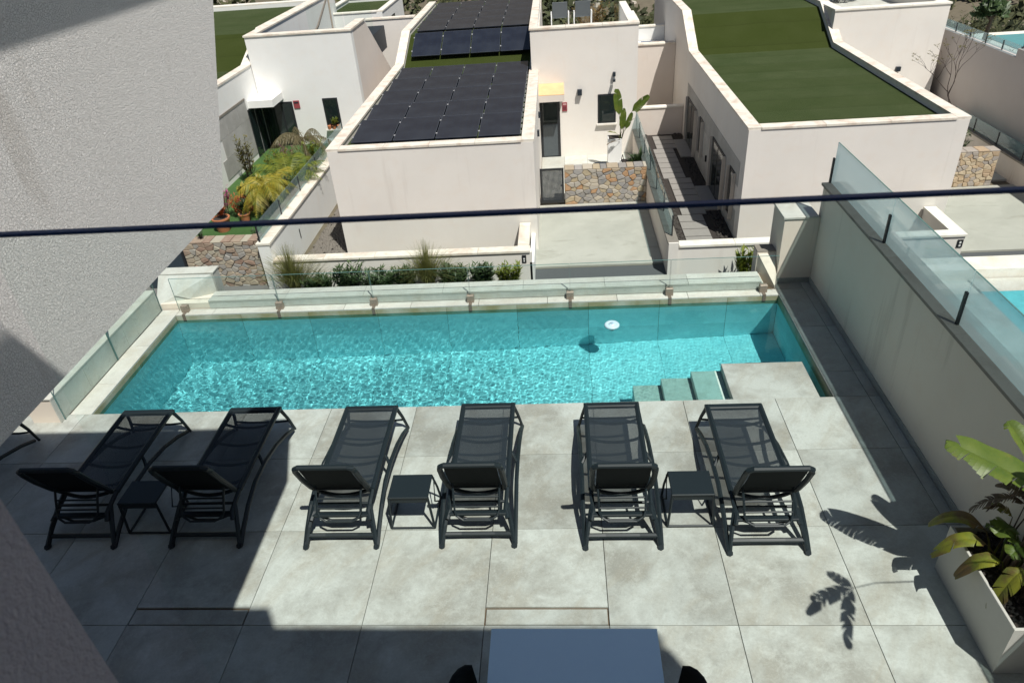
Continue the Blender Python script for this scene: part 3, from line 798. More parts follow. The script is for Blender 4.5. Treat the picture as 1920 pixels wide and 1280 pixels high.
bt = thing('bird_of_paradise', 'large bird of paradise plant with torn yellowing leaves in the grey planter', 'plant', (4.88, -.02, .44))
c0 = (0.02, .1, 0)
def lf(b, tp, w, d, m, **k): big_leaf(b, tp, w, d, M[m], bt, **k)
lf((.22, .10, .72), (-.48, .50, 1.0), .15, .06, 'bop', tears=.10, fold=.35, seed=1, petiole=[c0, (.12, .1, .4)], n=24)
lf((.20, .25, .70), (.05, .72, .98), .09, .1, 'bop', tears=.2, fold=.9, seed=2, petiole=[c0, (.12, .18, .4)])
lf((.30, -.1, .80), (.10, .10, 1.25), .11, .12, 'bop', tears=.3, fold=.7, seed=3, petiole=[(0.1, -.1, 0), (.2, -.1, .4)])
lf((-.02, .40, .17), (-.36, .55, .22), 0.066, .35, 'bop_yellow', tears=.12, fold=.5, seed=4, curl=.35, petiole=[(0, .3, 0), (0, .36, .1)])
lf((-.06, .28, .15), (-.40, .34, .10), 0.066, .45, 'bop_yellow', tears=.12, fold=.4, seed=5, curl=.35, petiole=[(0, .2, 0), (-.02, .24, .1)])
lf((-.04, .12, .16), (-.30, .16, .06), 0.066, .4, 'bop_yellow', tears=.12, fold=.5, seed=6, curl=.4, petiole=[(0, .1, 0), (-.02, .12, .1)])
lf((.02, -.02, .26), (-.17, -.10, .06), .07, .45, 'bop_yellow', tears=.5, fold=.5, seed=7, curl=.5, petiole=[(0, .0, 0), (.02, 0, .15)])
lf((.08, .30, .32), (-.10, .22, .34), .09, .2, 'bop', tears=.3, fold=.6, seed=8, petiole=[(0.02, .2, 0), (.05, .28, .2)])
lf((.10, .16, .30), (-.06, .06, .30), .08, .2, 'bop', tears=.25, fold=.5, seed=9, petiole=[(0.02, .1, 0), (.05, .14, .2)])
lf((.14, .36, .50), (-.16, .46, .46), .05, .3, 'bop_dry', tears=.7, fold=.9, seed=10, curl=.4, petiole=[(0.02, .2, 0), (.08, .3, .3)])
lf((.16, .02, .42), (-.02, -.06, .30), .05, .3, 'bop_dry', tears=.6, fold=.9, seed=12, curl=.5, petiole=[(0.02, .1, 0), (.1, .05, .3)])
lf((.16, .30, .60), (.02, .52, .42), .05, .3, 'bop_dry', tears=.6, fold=1.0, seed=13, curl=.5, petiole=[(0.02, .1, 0), (.1, .2, .3)])
lf((.24, .12, .52), (.10, .20, .22), .06, .3, 'bop_dry', tears=.6, fold=1.0, seed=14, curl=.6, petiole=[(0.12, .1, 0), (.2, .1, .3)])
lf((.14, .42, .30), (.00, .55, .34), .05, .3, 'bop_yellow', tears=.5, fold=.8, seed=15, curl=.4, petiole=[(0.02, .3, 0), (.1, .36, .2)])
# tall leaves leaning out of the right side of the picture, which cast the shadows on the deck
hub = (-.30, -.58, 1.56)
for q, tp_ in enumerate(((-.66, -.70, 1.62), (-.56, -1.06, 1.48), (-.44, -.44, 1.64), (-.74, -.82, 1.60), (-.50, -.90, 1.50))):
    lf(hub, tp_, .05, .12, 'bop_yellow', tears=.55, fold=.3, seed=60 + q, curl=.1, petiole=([(.1, -.12, 0), (.22, -.25, .8), (.14, -.42, 1.35), (-.10, -.53, 1.56)] if q == 0 else None), n=10)
lf((.35, -.05, 1.2), (.02, -.05, 1.45), .10, .2, 'bop', tears=.4, fold=.4, seed=21, petiole=[(0.14, 0, 0), (.3, 0, .7)])
lf((.30, .10, .72), (.02, .32, .78), .16, .2, 'bop', tears=.1, fold=.7, seed=41, petiole=[c0, (.2, .1, .4)])
lf((.28, .30, .62), (.16, .66, .92), .12, .2, 'bop', tears=.15, fold=.7, seed=42, petiole=[c0, (.2, .2, .4)])
lf((.20, -.1, .45), (.02, -.24, .30), .08, .3, 'bop', tears=.3, fold=.7, seed=43, curl=.3, petiole=[c0, (.12, -.05, .3)])
lf((.12, .2, .22), (-.08, .36, .30), .07, .3, 'bop', tears=.2, fold=.6, seed=44, petiole=[(0, .15, 0)])
lf((.18, .34, .45), (-.02, .50, .62), .06, .3, 'bop_dry', tears=.5, fold=1.1, seed=45, curl=.2, petiole=[c0, (.1, .3, .3)])
lf((.22, .0, .58), (.05, .05, .40), .07, .4, 'bop_dry', tears=.6, fold=1.2, seed=46, curl=.5, petiole=[c0, (.15, .0, .3)])
stx = MB()
for k in range(7):
    a = rg.uniform(-.1, .14); b = rg.uniform(-.15, .25); stx.tube([(a * .6 + .05, b, -.02), (a + .08, b * .9, .22), (a * .8 + .12, b * .7, .42)], .022, 6, r1=.012)
stx.build('stem', M['bop_dry'], bt)

# ================================================================ HOUSES ACROSS THE STREET
def clip(poly, px, pz, nx, nz):
    out = []
    for i in range(len(poly)):
        a, b = poly[i - 1], poly[i]
        da = (a[0] - px) * nx + (a[1] - pz) * nz; db = (b[0] - px) * nx + (b[1] - pz) * nz
        if (da <= 0) != (db <= 0):
            t = da / (da - db); out.append((a[0] + (b[0] - a[0]) * t, a[1] + (b[1] - a[1]) * t))
        if db <= 0: out.append(b)
    return out
def stones(parent, x0, x1, z0, z1, yf, mat, size, seed, depth=.05, top=True, yb=None):
    rg = random.Random(seed); pts = []
    nz_ = max(2, round((z1 - z0) / (size * .62))); 
    for j in range(nz_):
        nx_ = max(2, round((x1 - x0) / (size * rg.uniform(.95, 1.3))))
        for i in range(nx_):
            if rg.random() < .12: continue
            pts.append((x0 + (x1 - x0) * (i + .5 + rg.uniform(-.38, .38) + .3 * (j % 2)) / nx_, z0 + (z1 - z0) * (j + .5 + rg.uniform(-.3, .3)) / nz_))
    for k, (px, pz) in enumerate(pts):
        poly = [(x0, z0), (x1, z0), (x1, z1), (x0, z1)]
        for q, (qx, qz) in enumerate(pts):
            if q == k or abs(qx - px) > size * 3: continue
            w_ = rg.uniform(.46, .54) if q > k else .5; poly = clip(poly, (px + qx) / 2, (pz + qz) / 2, qx - px, (qz - pz) * 1.6)
            if len(poly) < 3: break
        if len(poly) < 3: continue
        cx = sum(p[0] for p in poly) / len(poly); cz = sum(p[1] for p in poly) / len(poly)
        m = len(poly); d = depth * rg.uniform(.5, 1.1)
        o1 = [(cx + (x - cx) * .97, yf, cz + (z - cz) * .965) for x, z in poly]
        o2 = [(cx + (x - cx) * .955, yf - d * .6, cz + (z - cz) * .945) for x, z in poly]
        o3 = [(cx + (x - cx) * .80, yf - d, cz + (z - cz) * .76) for x, z in poly]
        fs = [(i, (i + 1) % m, m + (i + 1) % m, m + i) for i in range(m)] + [(m + i, m + (i + 1) % m, 2 * m + (i + 1) % m, 2 * m + i) for i in range(m)] + [tuple(2 * m + i for i in range(m))]
        MB().add(o1 + o2 + o3, fs).build('stone', mat, parent)
    if top:
        x = x0
        while x < x1 - .05:
            w = min(rg.uniform(.18, .36), x1 - x)
            B(x + .004, x + w - .006, yf - depth * .7, yb, z1 + .002, z1 + .035 + rg.uniform(-.008, .01), bev=.012).build('stone', mat, parent); x += w
def profile_strip(prof, w0, w1, th=.055):     # coping stones following a (y, z) profile
    out = []
    for (ya, za), (yb, zb) in zip(prof, prof[1:]):
        L = math.hypot(yb - ya, zb - za); n = max(1, round(L / 1.25))
        for k in range(n):
            a, b = k / n, (k + 1) / n; e = .004 / L
            p = [(ya + (yb - ya) * (a + e), za + (zb - za) * (a + e)), (ya + (yb - ya) * (b - e), za + (zb - za) * (b - e))]
            out.append(MB().prism_x([p[0], p[1], (p[1][0], p[1][1] + th), (p[0][0], p[0][1] + th)], w0, w1))
    return out
def coping_x(parent, x0, x1, y0, y1, z, mat, th=.055, step=1.25):
    n = max(1, round((x1 - x0) / step))
    for k in range(n):
        B(x0 + (x1 - x0) * k / n + .003, x0 + (x1 - x0) * (k + 1) / n - .003, y0, y1, z + .002, z + th, bev=.004).build('coping_stone', mat, parent)
def coping_y(parent, x0, x1, y0, y1, z, mat, th=.055, step=1.25):
    n = max(1, round((y1 - y0) / step))
    for k in range(n):
        B(x0, x1, y0 + (y1 - y0) * k / n + .003, y0 + (y1 - y0) * (k + 1) / n - .003, z + .002, z + th, bev=.004).build('coping_stone', mat, parent)
def low_block(h, x0, x1, prof, mat, cop, turf, z_base=-3.3, yb=31, w=.26):
    """front low volume with a parapet that ramps up to the upper roof; prof = [(y, z), ...] of parapet top without coping"""
    def side(a, b): MB().prism_x([(prof[0][0], z_base), (yb, z_base), (yb, prof[-1][1])] + [p for p in reversed(prof)], a, b).build('wall', mat, h)
    side(x0, x0 + w); side(x1 - w, x1)
    y0, z0 = prof[0]
    B(x0 + w + .001, x1 - w - .001, y0 + .001, y0 + w, z_base, z0).build('wall', mat, h)
    for m in profile_strip(prof, x0 - .02, x0 + w + .02): m.build('coping_stone', cop, h)
    for m in profile_strip(prof, x1 - w - .02, x1 + .02): m.build('coping_stone', cop, h)
    coping_x(h, x0 + w + .022, x1 - w - .022, y0 - .02, y0 + w + .02, z0, cop)
    tp = [(y0 + w, z0 - .13)] + [(y + (.12 if 0 < i < 3 else 0), z - .13) for i, (y, z) in enumerate(prof) if i > 0]
    for i in range(len(tp) - 1):
        (ya, za), (yb_, zb) = tp[i], tp[i + 1]
        MB().prism_x([(ya, z_base + 1), (yb_ - .001, z_base + 1), (yb_ - .001, zb), (ya, za)], x0 + w + .002, x1 - w - .002).build('roof_turf', M['turf_shaded'] if i == 1 else turf, h)
def glass_run(t, pts, h, mat='glass_far', post=.5, pw=.018):
    for (xa, ya, za), (xb, yb, zb) in zip(pts, pts[1:]):
        dx, dy = xb - xa, yb - ya; L = math.hypot(dx, dy); ux, uy = dx / L, dy / L; nx, ny = -uy * .006, ux * .006
        a, b = (xa + ux * .02, ya + uy * .02), (xb - ux * .02, yb - uy * .02)
        vs = []
        for zz in (0, h): vs += [(a[0] - nx, a[1] - ny, za + zz + .02), (b[0] - nx, b[1] - ny, zb + zz + .02), (b[0] + nx, b[1] + ny, zb + zz + .02), (a[0] + nx, a[1] + ny, za + zz + .02)]
        MB().add(vs, [(3, 2, 1, 0), (4, 5, 6, 7), (0, 1, 5, 4), (1, 2, 6, 5), (2, 3, 7, 6), (3, 0, 4, 7)]).build('glass_panel', M[mat], t)
    if post:
        for x, y, z in pts: B(x - pw, x + pw, y - pw, y + pw, z, z + h * post).build('post', M['black'], t)

# ---------------- middle house
h1 = thing('house', 'cream house with solar panels on its ramped roof, in the middle', 'house')
low_block(h1, -3.86, 1.10, [(13, -.225), (22.1, -.225), (24.05, .52), (31, .52)], M['stucco_far'], M['coping'], M['turf'])
# entrance block
B(.90, 4.22, 20.0, 20.28, -3.03, 1.0).build('wall', M['stucco_far'], h1)
B(3.97, 4.22, 20.281, 24.6, -3.03, .999).build('wall', M['stucco_far'], h1)
B(.90, 1.099, 20.281, 31, -.1, .999).build('wall', M['stucco_white'], h1)
B(1.12, 3.96, 20.282, 24.6, -.3, .22).build('terrace_floor', M['white'], h1)
coping_x(h1, .87, 4.25, 19.97, 20.30, 1.0, M['coping'])
coping_y(h1, 3.93, 4.26, 20.302, 22.1, 1.0, M['coping_clean'])
coping_y(h1, .87, 1.13, 20.302, 26, 1.0, M['coping'])
c = MB().prism_x([(19.36, -1.02), (19.998, -1.02), (19.998, -.62), (19.36, -.82)], .985, 1.90).build('canopy', M['stucco_pink'], h1)
MB().prism_x([(19.36, -.818), (19.998, -.618), (19.998, -.60), (19.36, -.80)], .985, 1.90).build('canopy_top', plain('rusty ochre membrane', (.72, .46, .24), .8, 0, .2, .2, 5), c)
d = B(1.03, 1.75, 19.97, 19.999, -3.02, -1.14).build('door', M['black'], h1)
B(1.18, 1.66, 19.962, 19.969, -2.95, -1.9).build('pane', plain('grey blue door glass', (.07, .085, .095), .1), d)
B(1.18, 1.66, 19.962, 19.969, -1.87, -1.2).build('pane', M['pane_dark'], d)
B(1.12, 1.14, 19.93, 19.961, -2.4, -1.9).build('handle', M['metal'], d)
w = B(2.98, 3.56, 19.985, 20.02, -1.95, -1.03).build('window', M['black'], h1)
B(3.03, 3.51, 19.978, 19.984, -1.90, -1.08).build('pane', M['pane_dark'], w)
B(2.94, 3.60, 19.90, 19.984, -2.0, -1.955).build('sill', M['coping_clean'], w)
s = B(1.83, 1.99, 19.975, 19.998, -1.50, -1.22).build('alarm_sign', plain('dull red sign', (.28, .05, .06), .5), h1)
B(1.855, 1.965, 19.970, 19.974, -1.30, -1.25).build('marking', plain('pale pink print', (.55, .32, .32), .5), s)
B(1.855, 1.965, 19.970, 19.974, -1.45, -1.35).build('marking', plain('dark red print', (.16, .03, .04), .5), s)
B(2.33, 2.47, 19.86, 19.999, -1.0, -.83).build('wall_light', M['metal'], h1)
cm = B(3.45, 3.53, 19.88, 19.999, -.48, -.36).build('camera_bracket', M['metal'], h1)
B(3.44, 3.52, 19.78, 19.90, -.62, -.52, bev=.02).build('security_camera', M['metal'], cm)
for z, y in ((-.95, 16.2), (-.95, 18.0)): B(1.101, 1.16, y, y + .12, z - .16, z).build('wall_light', M['metal'], h1)
# terrace on top, railing and two loungers
t = thing('terrace_railing', 'clear glass railing round the roof terrace of the middle house', 'glass fence')
glass_run(t, [(1.25, 25.9, .25), (2.5, 25.9, .25), (3.9, 25.9, .25)], 1.0, 'glass', .0)
glass_run(t, [(3.92, 25.9, .25), (3.92, 23.5, .25)], 1.0, 'glass', .0)
lt = None
for x, lab in ((1.86, 'grey white framed lounger on the roof terrace, left of the pair'), (2.68, 'grey white framed lounger on the roof terrace, right of the pair')):
    if lt is None:
        lt = thing('terrace_lounger', lab, 'sun lounger', (x, 24.2, .235), 'loungers on the roof terrace')
        MB().add([(-.27, 0, .92), (.27, 0, .92), (.27, .34, .38), (-.27, .34, .38)], [(0, 1, 2, 3)]).build('backrest', plain('grey sling', (.10, .115, .125), .7), lt).modifiers.new('t', 'SOLIDIFY').thickness = .02
        MB().add([(-.27, .36, .36), (.27, .36, .36), (.27, 1.3, .33), (-.27, 1.3, .33)], [(0, 1, 2, 3)]).build('seat', MATS.setdefault('gs', plain('grey sling', (.10, .115, .125), .7)), lt).modifiers.new('t', 'SOLIDIFY').thickness = .02
        for s in (-1, 1):
            MB().tube([(s * .31, .0, 0), (s * .31, .05, .55), (s * .31, .45, .55), (s * .31, .5, 0)], .025, 6).build('armrest', M['white'], lt)
    else:
        o = copy_tree(lt); o.location = (x, 24.2, .235); o['label'] = lab

# solar panels
pm = B(-.505, .505, -.725, .725, 0, .03).mesh('solar_panel', M['cell'])
fm = MB(); 
for a in ((-.505, .505, -.725, -.71, .0302, .0325), (-.505, .505, .71, .725, .0302, .0325), (-.505, -.495, -.7095, .7095, .0302, .0325), (.495, .505, -.7095, .7095, .0302, .0325)): fm.box(*a)
fm = fm.mesh('frame', plain('dark panel frame', (.06, .068, .085), .4))
cmesh = B(-.018, .018, -.03, .03, .033, .042).mesh('clip', plain('aluminium clip', (.6, .6, .6), .4, .5))
ordn = ['first', 'second', 'third', 'fourth', 'fifth']
def spanel(x, y, z, tilt, lab, group):
    o = thing('solar_panel', lab, 'solar panel', (x, y, z), group)
    o.rotation_euler.x = tilt
    link('cell_sheet', pm, o); link('frame', fm, o)
    for q in (-.42, .42): 
        c = link('clip', cmesh, o, loc=(-.51, q, 0))
for r in range(5):
    for c_ in range(4):
        spanel(-2.86 + c_ * 1.045, 14.16 + r * 1.47, -.13, R(5.0), 'black solar panel, %s row from the front of the lower roof, %s from left' % (ordn[r], ordn[c_]), 'solar panels on the lower roof')
for c_ in range(4):
    spanel(-2.86 + c_ * 1.045, 23.22, .20, math.atan2(.745, 1.95), 'nearly black solar panel on the sloping part of the roof, %s from the left' % ordn[c_], 'solar panels on the roof slope')
for r in range(4):
    for c_ in range(4):
        spanel(-2.86 + c_ * 1.045, 25.0 + r * 1.485, .52, R(4.2), 'grey blue solar panel on upper roof, %s row from front, %s from left' % (ordn[r], ordn[c_]), 'solar panels on the upper roof')
for r in range(16):
    B(.66, .82, 13.5 + r * .49, 13.54 + r * .49, -.33, -.26).build('hook', MATS.setdefault('hk', plain('pale aluminium', (.5, .52, .5), .4, .3)), h1)

# driveway and forecourt
B(1.02, 4.11, 12.0, 15.84, -3.1, -3.0).build('driveway', M['concrete'], kind='structure')
pt = B(1.10, 4.11, 16.2, 20.0, -3.1, -3.012).build('patio', M['grout'], kind='structure')
for j in range(5):
    for i in range(4): tile(1.11 + i * .75, 1.86 + i * .75, 16.2 + j * .76, 16.96 + j * .76, 'coping_pool', pt, -3.01, -2.99)
sw = thing('stone_wall', 'low wall of rust, grey and slate stones behind the middle driveway', 'stone wall')
B(1.82, 4.11, 15.86, 16.18, -3.05, -1.99).build('backing', M['mortar'], sw)
stones(sw, 1.82, 4.11, -3.0, -1.99, 15.858, M['rock_mixed'], .165, 4, .045, True, 16.19)
gt = thing('gate', 'dark metal gate with woven lattice beside the stone wall', 'gate')
gfm = MB()
gfm.box(1.13, 1.19, 15.86, 15.90, -2.95, -1.93); gfm.box(1.75, 1.80, 15.86, 15.90, -2.95, -1.93); gfm.box(1.191, 1.749, 15.86, 15.90, -1.99, -1.931); gfm.box(1.191, 1.749, 15.86, 15.90, -2.949, -2.88)
gfm.build('frame', M['black'], gt)
lat = MB(); rg = random.Random(8)
for i in range(17):
    x = 1.205 + i * .034; lat.box(x - .010, x + .010, 15.872 + .006 * (i % 2), 15.878 + .006 * (i % 2), -2.879, -1.991)
for i in range(26):
    z = -2.865 + i * .034; lat.box(1.191, 1.749, 15.869, 15.8715, z - .010, z + .010)
lat.build('lattice', M['metal'], gt, kind='stuff')
B(1.70, 1.74, 15.84, 15.859, -2.45, -2.40).build('handle', M['metal'], gt)
dw = thing('drive_wall', 'cream low wall with glass along the right side of the middle driveway', 'wall')
B(4.12, 4.34, 11.42, 21.4, -3.2, -2.25).build('wall', M['stucco_pink'], dw)
coping_y(dw, 4.105, 4.355, 11.4, 21.4, -2.25, M['coping_grey'])
t = thing('path_railing', 'bluish glass railing with thin black posts between driveway and stepping path', 'glass fence')
glass_run(t, [(4.24, 11.75 + i * 1.45, -2.2) for i in range(7)], .52, 'glass_far', .95, .014)
fb = thing('front_wall', 'low cream wall with pale coping before the middle house', 'wall')
B(-5.2, .99, 11.4, 11.62, -3.2, -2.30).build('wall', M['stucco_far'], fb)
coping_x(fb, -5.16, .96, 11.37, 11.65, -2.30, M['coping'])
B(.68, .90, 11.651, 12.99, -3.2, -2.302).build('wall', M['stucco_far'], fb)
coping_y(fb, .66, .93, 11.655, 12.97, -2.302, M['coping'])
B(.94, 1.04, 11.40, 15.7, -3.2, -2.56).build('wall', M['stucco_white'], fb)
p = B(.76, .86, 11.385, 11.399, -2.56, -2.37).build('number_plate', M['black'], fb)
B(.79, .83, 11.38, 11.384, -2.47, -2.44).build('marking', M['white'], p)
B(.795, .825, 11.38, 11.384, -2.53, -2.49).build('marking', M['white'], p)

# patio furniture and planters
t = thing('bistro_table', 'round dark metal bistro table behind the stone wall', 'table', (2.92, 16.95, -2.99))
MB().lathe([(.02, .70), (.27, .70), (.275, .71), (.275, .722), (.26, .728)], 28).build('table_top', M['metal'], t)
for k in range(3): 
    a = k * 2.1 + .4; MB().tube([(.05 * math.cos(a), .05 * math.sin(a), .70), (.20 * math.cos(a), .20 * math.sin(a), 0)], .012, 6).build('leg', M['metal'], t)
t = thing('wire_chair', 'thin black wire chair by the bistro table', 'chair', (3.32, 17.3, -2.99))
MB().tube([(-.18, -.18, .45), (.18, -.18, .45), (.18, .18, .45), (-.18, .18, .45)], .012, 6, closed=True).build('seat', M['black'], t)
MB().tube([(.18, -.18, .45), (.26, -.16, .82), (.26, .16, .82), (.18, .18, .45)], .012, 6).build('backrest', M['black'], t)
for sx in (-1, 1):
    for sy in (-1, 1): MB().tube([(sx * .18, sy * .18, .45), (sx * .21, sy * .21, 0)], .01, 5).build('leg', M['black'], t)
for (x, y, s, hgt, lab) in ((3.42, 18.6, .42, 1.0, 'tall white cube planter against the entrance wall'), (3.72, 17.5, .40, .60, 'low white cube planter in front of the tall one')):
    t = thing('planter', lab, 'planter', (x, y, -2.99))
    MB().prism_z([(-s / 2, -s / 2), (s / 2, -s / 2), (s / 2, s / 2), (-s / 2, s / 2)], 0, hgt).build('box', M['white'], t)
    B(-s / 2 + .03, s / 2 - .03, -s / 2 + .03, s / 2 - .03, hgt + .001, hgt + .01).build('soil', M['soil'], t)

# ---------------- right house
h2 = thing('house', 'cream house with broad green turf roof on the right', 'house')
low_block(h2, 6.05, 10.90, [(13, -.225), (21.45, -.225), (23.3, .72), (31, .72)], M['stucco_far'], M['coping'], M['turf'])
B(10.72, 14.30, 22.0, 22.3, -3.2, .66).build('wall', M['stucco_far'], h2)
B(10.72, 10.98, 22.301, 29, -.3, .66).build('wall', M['stucco_beige'], h2)
B(14.02, 14.30, 22.301, 29, -3.2, .66).build('wall', M['stucco_far'], h2)
coping_x(h2, 10.69, 14.33, 21.97, 22.33, .66, M['coping_clean'])
coping_y(h2, 10.69, 11.01, 22.335, 29, .66, M['coping_clean']); coping_y(h2, 13.99, 14.33, 22.335, 29, .66, M['coping_clean'])
B(10.99, 14.01, 22.301, 29, -.5, .2).build('terrace_floor', M['coping_pool'], h2)
B(13.0, 13.14, 21.9, 21.998, -1.32, -1.18).build('wall_light', M['metal'], h2)
# left flank: cladding, windows, doors (facing -X)
for j in range(9):
    for k in range(3):
        ya = 13.45 + j * .88; yb = ya + .876
        za, zb = (-3.0 + k * .62, -2.384 + k * .62)
        ya += (.3 if k % 2 else 0); yb += (.3 if k % 2 else 0)
        B(6.042, 6.0495, ya, min(yb, 21.3), za, zb).build('cladding_slab', M['clad'], h2)
for (ya, yb, za, zb, nm, pn) in ((13.75, 14.33, -2.72, -1.52, 'window', 1), (14.95, 16.65, -2.99, -1.50, 'door', 2), (18.12, 18.72, -2.6, -1.53, 'window', 1), (19.3, 21.0, -2.99, -1.52, 'door', 2)):
    fr = MB().box(6.020, 6.0405, ya, yb, za, zb).build(nm, M['black'], h2)
    n = pn
    for k in range(n):
        a = ya + (yb - ya) * k / n + .05; b = ya + (yb - ya) * (k + 1) / n - .05
        B(6.012, 6.019, a, b, za + .06, zb - .06).build('pane', M['pane_dark'], fr)
    B(5.95, 6.041, ya - .03, ya - .001, za, zb).build('frame', M['stucco_beige'], fr); B(5.95, 6.041, yb + .001, yb + .03, za, zb).build('frame', M['stucco_beige'], fr)
    if nm == 'door': B(5.62, 6.01, ya - .02, yb + .02, -2.998, -2.95).build('threshold', M['slab'], fr)
B(6.0, 6.041, 17.35, 17.41, -2.48, -2.3).build('tap', M['black'], h2)
# walls between the two houses
wb = thing('courtyard_wall', 'low cream wall with bright coping closing the stepping path', 'wall')
B(4.36, 6.04, 21.9, 22.1, -3.1, -2.10).build('wall', M['stucco_pink'], wb); coping_x(wb, 4.36, 6.04, 21.87, 22.13, -2.10, M['coping_clean'])
wb = thing('yard_wall', 'tall beige yard wall between the two houses, half in shadow', 'wall')
B(4.24, 6.04, 24.4, 24.65, -3.1, -.50).build('wall', M['stucco_pink'], wb); coping_x(wb, 4.24, 6.04, 24.36, 24.68, -.50, M['coping'])
wb = thing('terrace_wall', 'white low wall beyond the yard between the houses', 'wall')
B(3.6, 6.04, 27.5, 27.7, -3, -.42).build('wall', M['stucco_white'], wb); coping_x(wb, 3.6, 6.04, 27.47, 27.73, -.42, M['coping_clean'])
cr = thing('crate', 'pale blue plastic crate on the white floor beyond the yard wall', 'crate', (5.15, 25.9, -.9))
crm = MB(); 
for z in (0, .09, .18): crm.box(-.2, .2, -.14, -.12, z, z + .05); crm.box(-.2, .2, .12, .14, z, z + .05); crm.box(-.2, -.18, -.119, .119, z, z + .05); crm.box(.18, .2, -.119, .119, z, z + .05)
for sx in (-1, 1):
    for sy in (-1, 1): crm.box(sx * .19 - .012, sx * .19 + .012, sy * .13 - .012, sy * .13 + .012, -.01, .24)
crm.build('body', plain('blue grey plastic crate', (.20, .25, .36), .5), cr)
B(-.18, .18, -.119, .119, -.01, 0).build('bottom', M['metal'], cr)
B(4.27, 6.03, 24.66, 27.45, -1.2, -.93).build('yard_terrace', M['white'], kind='structure')
# stepping path
path = B(4.36, 6.02, 11.65, 21.88, -3.1, -3.028).build('path', M['soil'], kind='structure')
yy = 12.0; k = 0
while yy < 21.6:
    sh = .14 * ((k // 5) % 3 - 1) * -1
    B(4.84 + (.13 if (k // 6) % 2 else 0), 5.50 + (.13 if (k // 6) % 2 else 0), yy, yy + .405, -3.02, -2.99, bev=.004).build('stepping_slab', M['slab'], path)
    yy += .46; k += 1
pbm = MB(); rg = random.Random(21)
for _ in range(5200):
    x = rg.uniform(4.38, 6.0); y = rg.uniform(11.7, 21.85)
    if 4.80 < x < 5.68: continue
    s = rg.uniform(.025, .055); z = -3.02 + rg.uniform(0, .02)
    vs = [(x + s * math.cos(a) * rg.uniform(.7, 1.2), y + s * math.sin(a) * rg.uniform(.7, 1.2), z) for a in (0, 1.57, 3.14, 4.71)] + [(x, y, z + s * .8)]
    pbm.add(vs, [(0, 1, 4), (1, 2, 4), (2, 3, 4), (3, 0, 4)])
pbm.build('gravel', M['pebble'], kind='stuff')
B(-5.0, -3.88, 11.65, 21.5, -3.1, -3.02).build('side_path', M['soil'], kind='structure')
pbm = MB()
for _ in range(2600):
    x = rg.uniform(-4.98, -3.9); y = rg.uniform(11.7, 18)
    s = rg.uniform(.04, .08); z = -3.01 + rg.uniform(0, .02)
    vs = [(x + s * math.cos(a) * rg.uniform(.7, 1.2), y + s * math.sin(a) * rg.uniform(.7, 1.2), z) for a in (0, 1.57, 3.14, 4.71)] + [(x, y, z + s * .8)]
    pbm.add(vs, [(0, 1, 4), (1, 2, 4), (2, 3, 4), (3, 0, 4)])
pbm.build('side_gravel', M['rocks'] if False else plain('grey brown gravel', (.17, .15, .13), .9, 0, .5), kind='stuff')
fb = thing('front_wall', 'low cream wall with bright coping before the right house', 'wall')
B(4.345, 10.62, 11.4, 11.62, -3.2, -2.33).build('wall', M['stucco_far'], fb); coping_x(fb, 4.36, 10.65, 11.37, 11.65, -2.33, M['coping_clean'])
B(10.40, 10.62, 11.621, 12.99, -3.2, -2.332).build('wall', M['stucco_far'], fb); coping_y(fb, 10.37, 10.65, 11.655, 12.97, -2.332, M['coping_clean'])
B(4.12, 4.343, 11.36, 11.419, -3.2, -2.2).build('end_post', M['stucco_far'], fb)
p = B(10.48, 10.60, 11.385, 11.399, -2.60, -2.41).build('number_plate', M['black'], fb)
B(10.52, 10.56, 11.38, 11.384, -2.50, -2.45).build('marking', M['white'], p)
B(10.52, 10.56, 11.38, 11.384, -2.57, -2.53).build('marking', M['white'], p)
B(10.92, 14.2, 11.98, 15.84, -3.1, -3.0).build('driveway', M['concrete'], kind='structure')
B(10.92, 14.2, 16.2, 22.0, -3.1, -2.99).build('patio', M['coping_pool'], kind='structure')
sw = thing('stone_wall', 'golden stone wall behind the right driveway', 'stone wall')
B(10.92, 13.5, 15.86, 16.18, -3.05, -2.03).build('backing', M['mortar'], sw)
stones(sw, 11.6, 13.5, -3.0, -2.03, 15.858, M['rock_gold'], .145, 14, .045, True, 16.19)
# far right boundary walls
rw2 = thing('boundary_wall', 'tall grey boundary wall with bluish glass at the right edge behind the bare tree', 'wall')
B(14.62, 14.9, 18.30, 26, -3.2, -.22).build('wall', M['stucco_mauve'], rw2)
B(14.60, 14.9, 8.0, 18.298, -3.2, .02).build('wall', M['stucco_mauve'], rw2)
t = thing('terrace_glass', 'row of bluish glass panes with black posts on the tall grey boundary wall', 'glass fence')
glass_run(t, [(14.72, 18.32 + .95 * i, -.21) for i in range(6)], .26, 'glass_far', 1.0, .016)
glass_run(t, [(14.72, 15.4 + .95 * i, .03) for i in range(4)], .24, 'glass_far', 1.0, .016)
rw3 = thing('drive_wall', 'beige low wall with glass along the right driveway', 'wall')
B(14.12, 14.4, 11.9, 21.9, -3.2, -2.42).build('wall', M['stucco_pink'], rw3); coping_y(rw3, 14.1, 14.42, 11.9, 21.9, -2.42, M['coping_grey'])
t = thing('path_railing', 'bluish glass railing above the beige low wall at the right edge', 'glass fence')
glass_run(t, [(14.2, 12.0 + 1.32 * i, -2.36) for i in range(7)], .36, 'glass_far', 1.0, .018)
B(15.0, 40, 10, 25.2, -3.2, -.95).build('far_terrace', M['coping_clean'], kind='structure')
B(15.0, 16.6, 19, 25.1, -.95, -.93).build('far_border', M['ground'], kind='structure')
B(17.0, 27, 20.5, 24.6, -.945, -.92).build('far_pool_water', plain('bright pool water', (.07, .33, .37), .1, 0, .2, .5, 6), kind='structure')

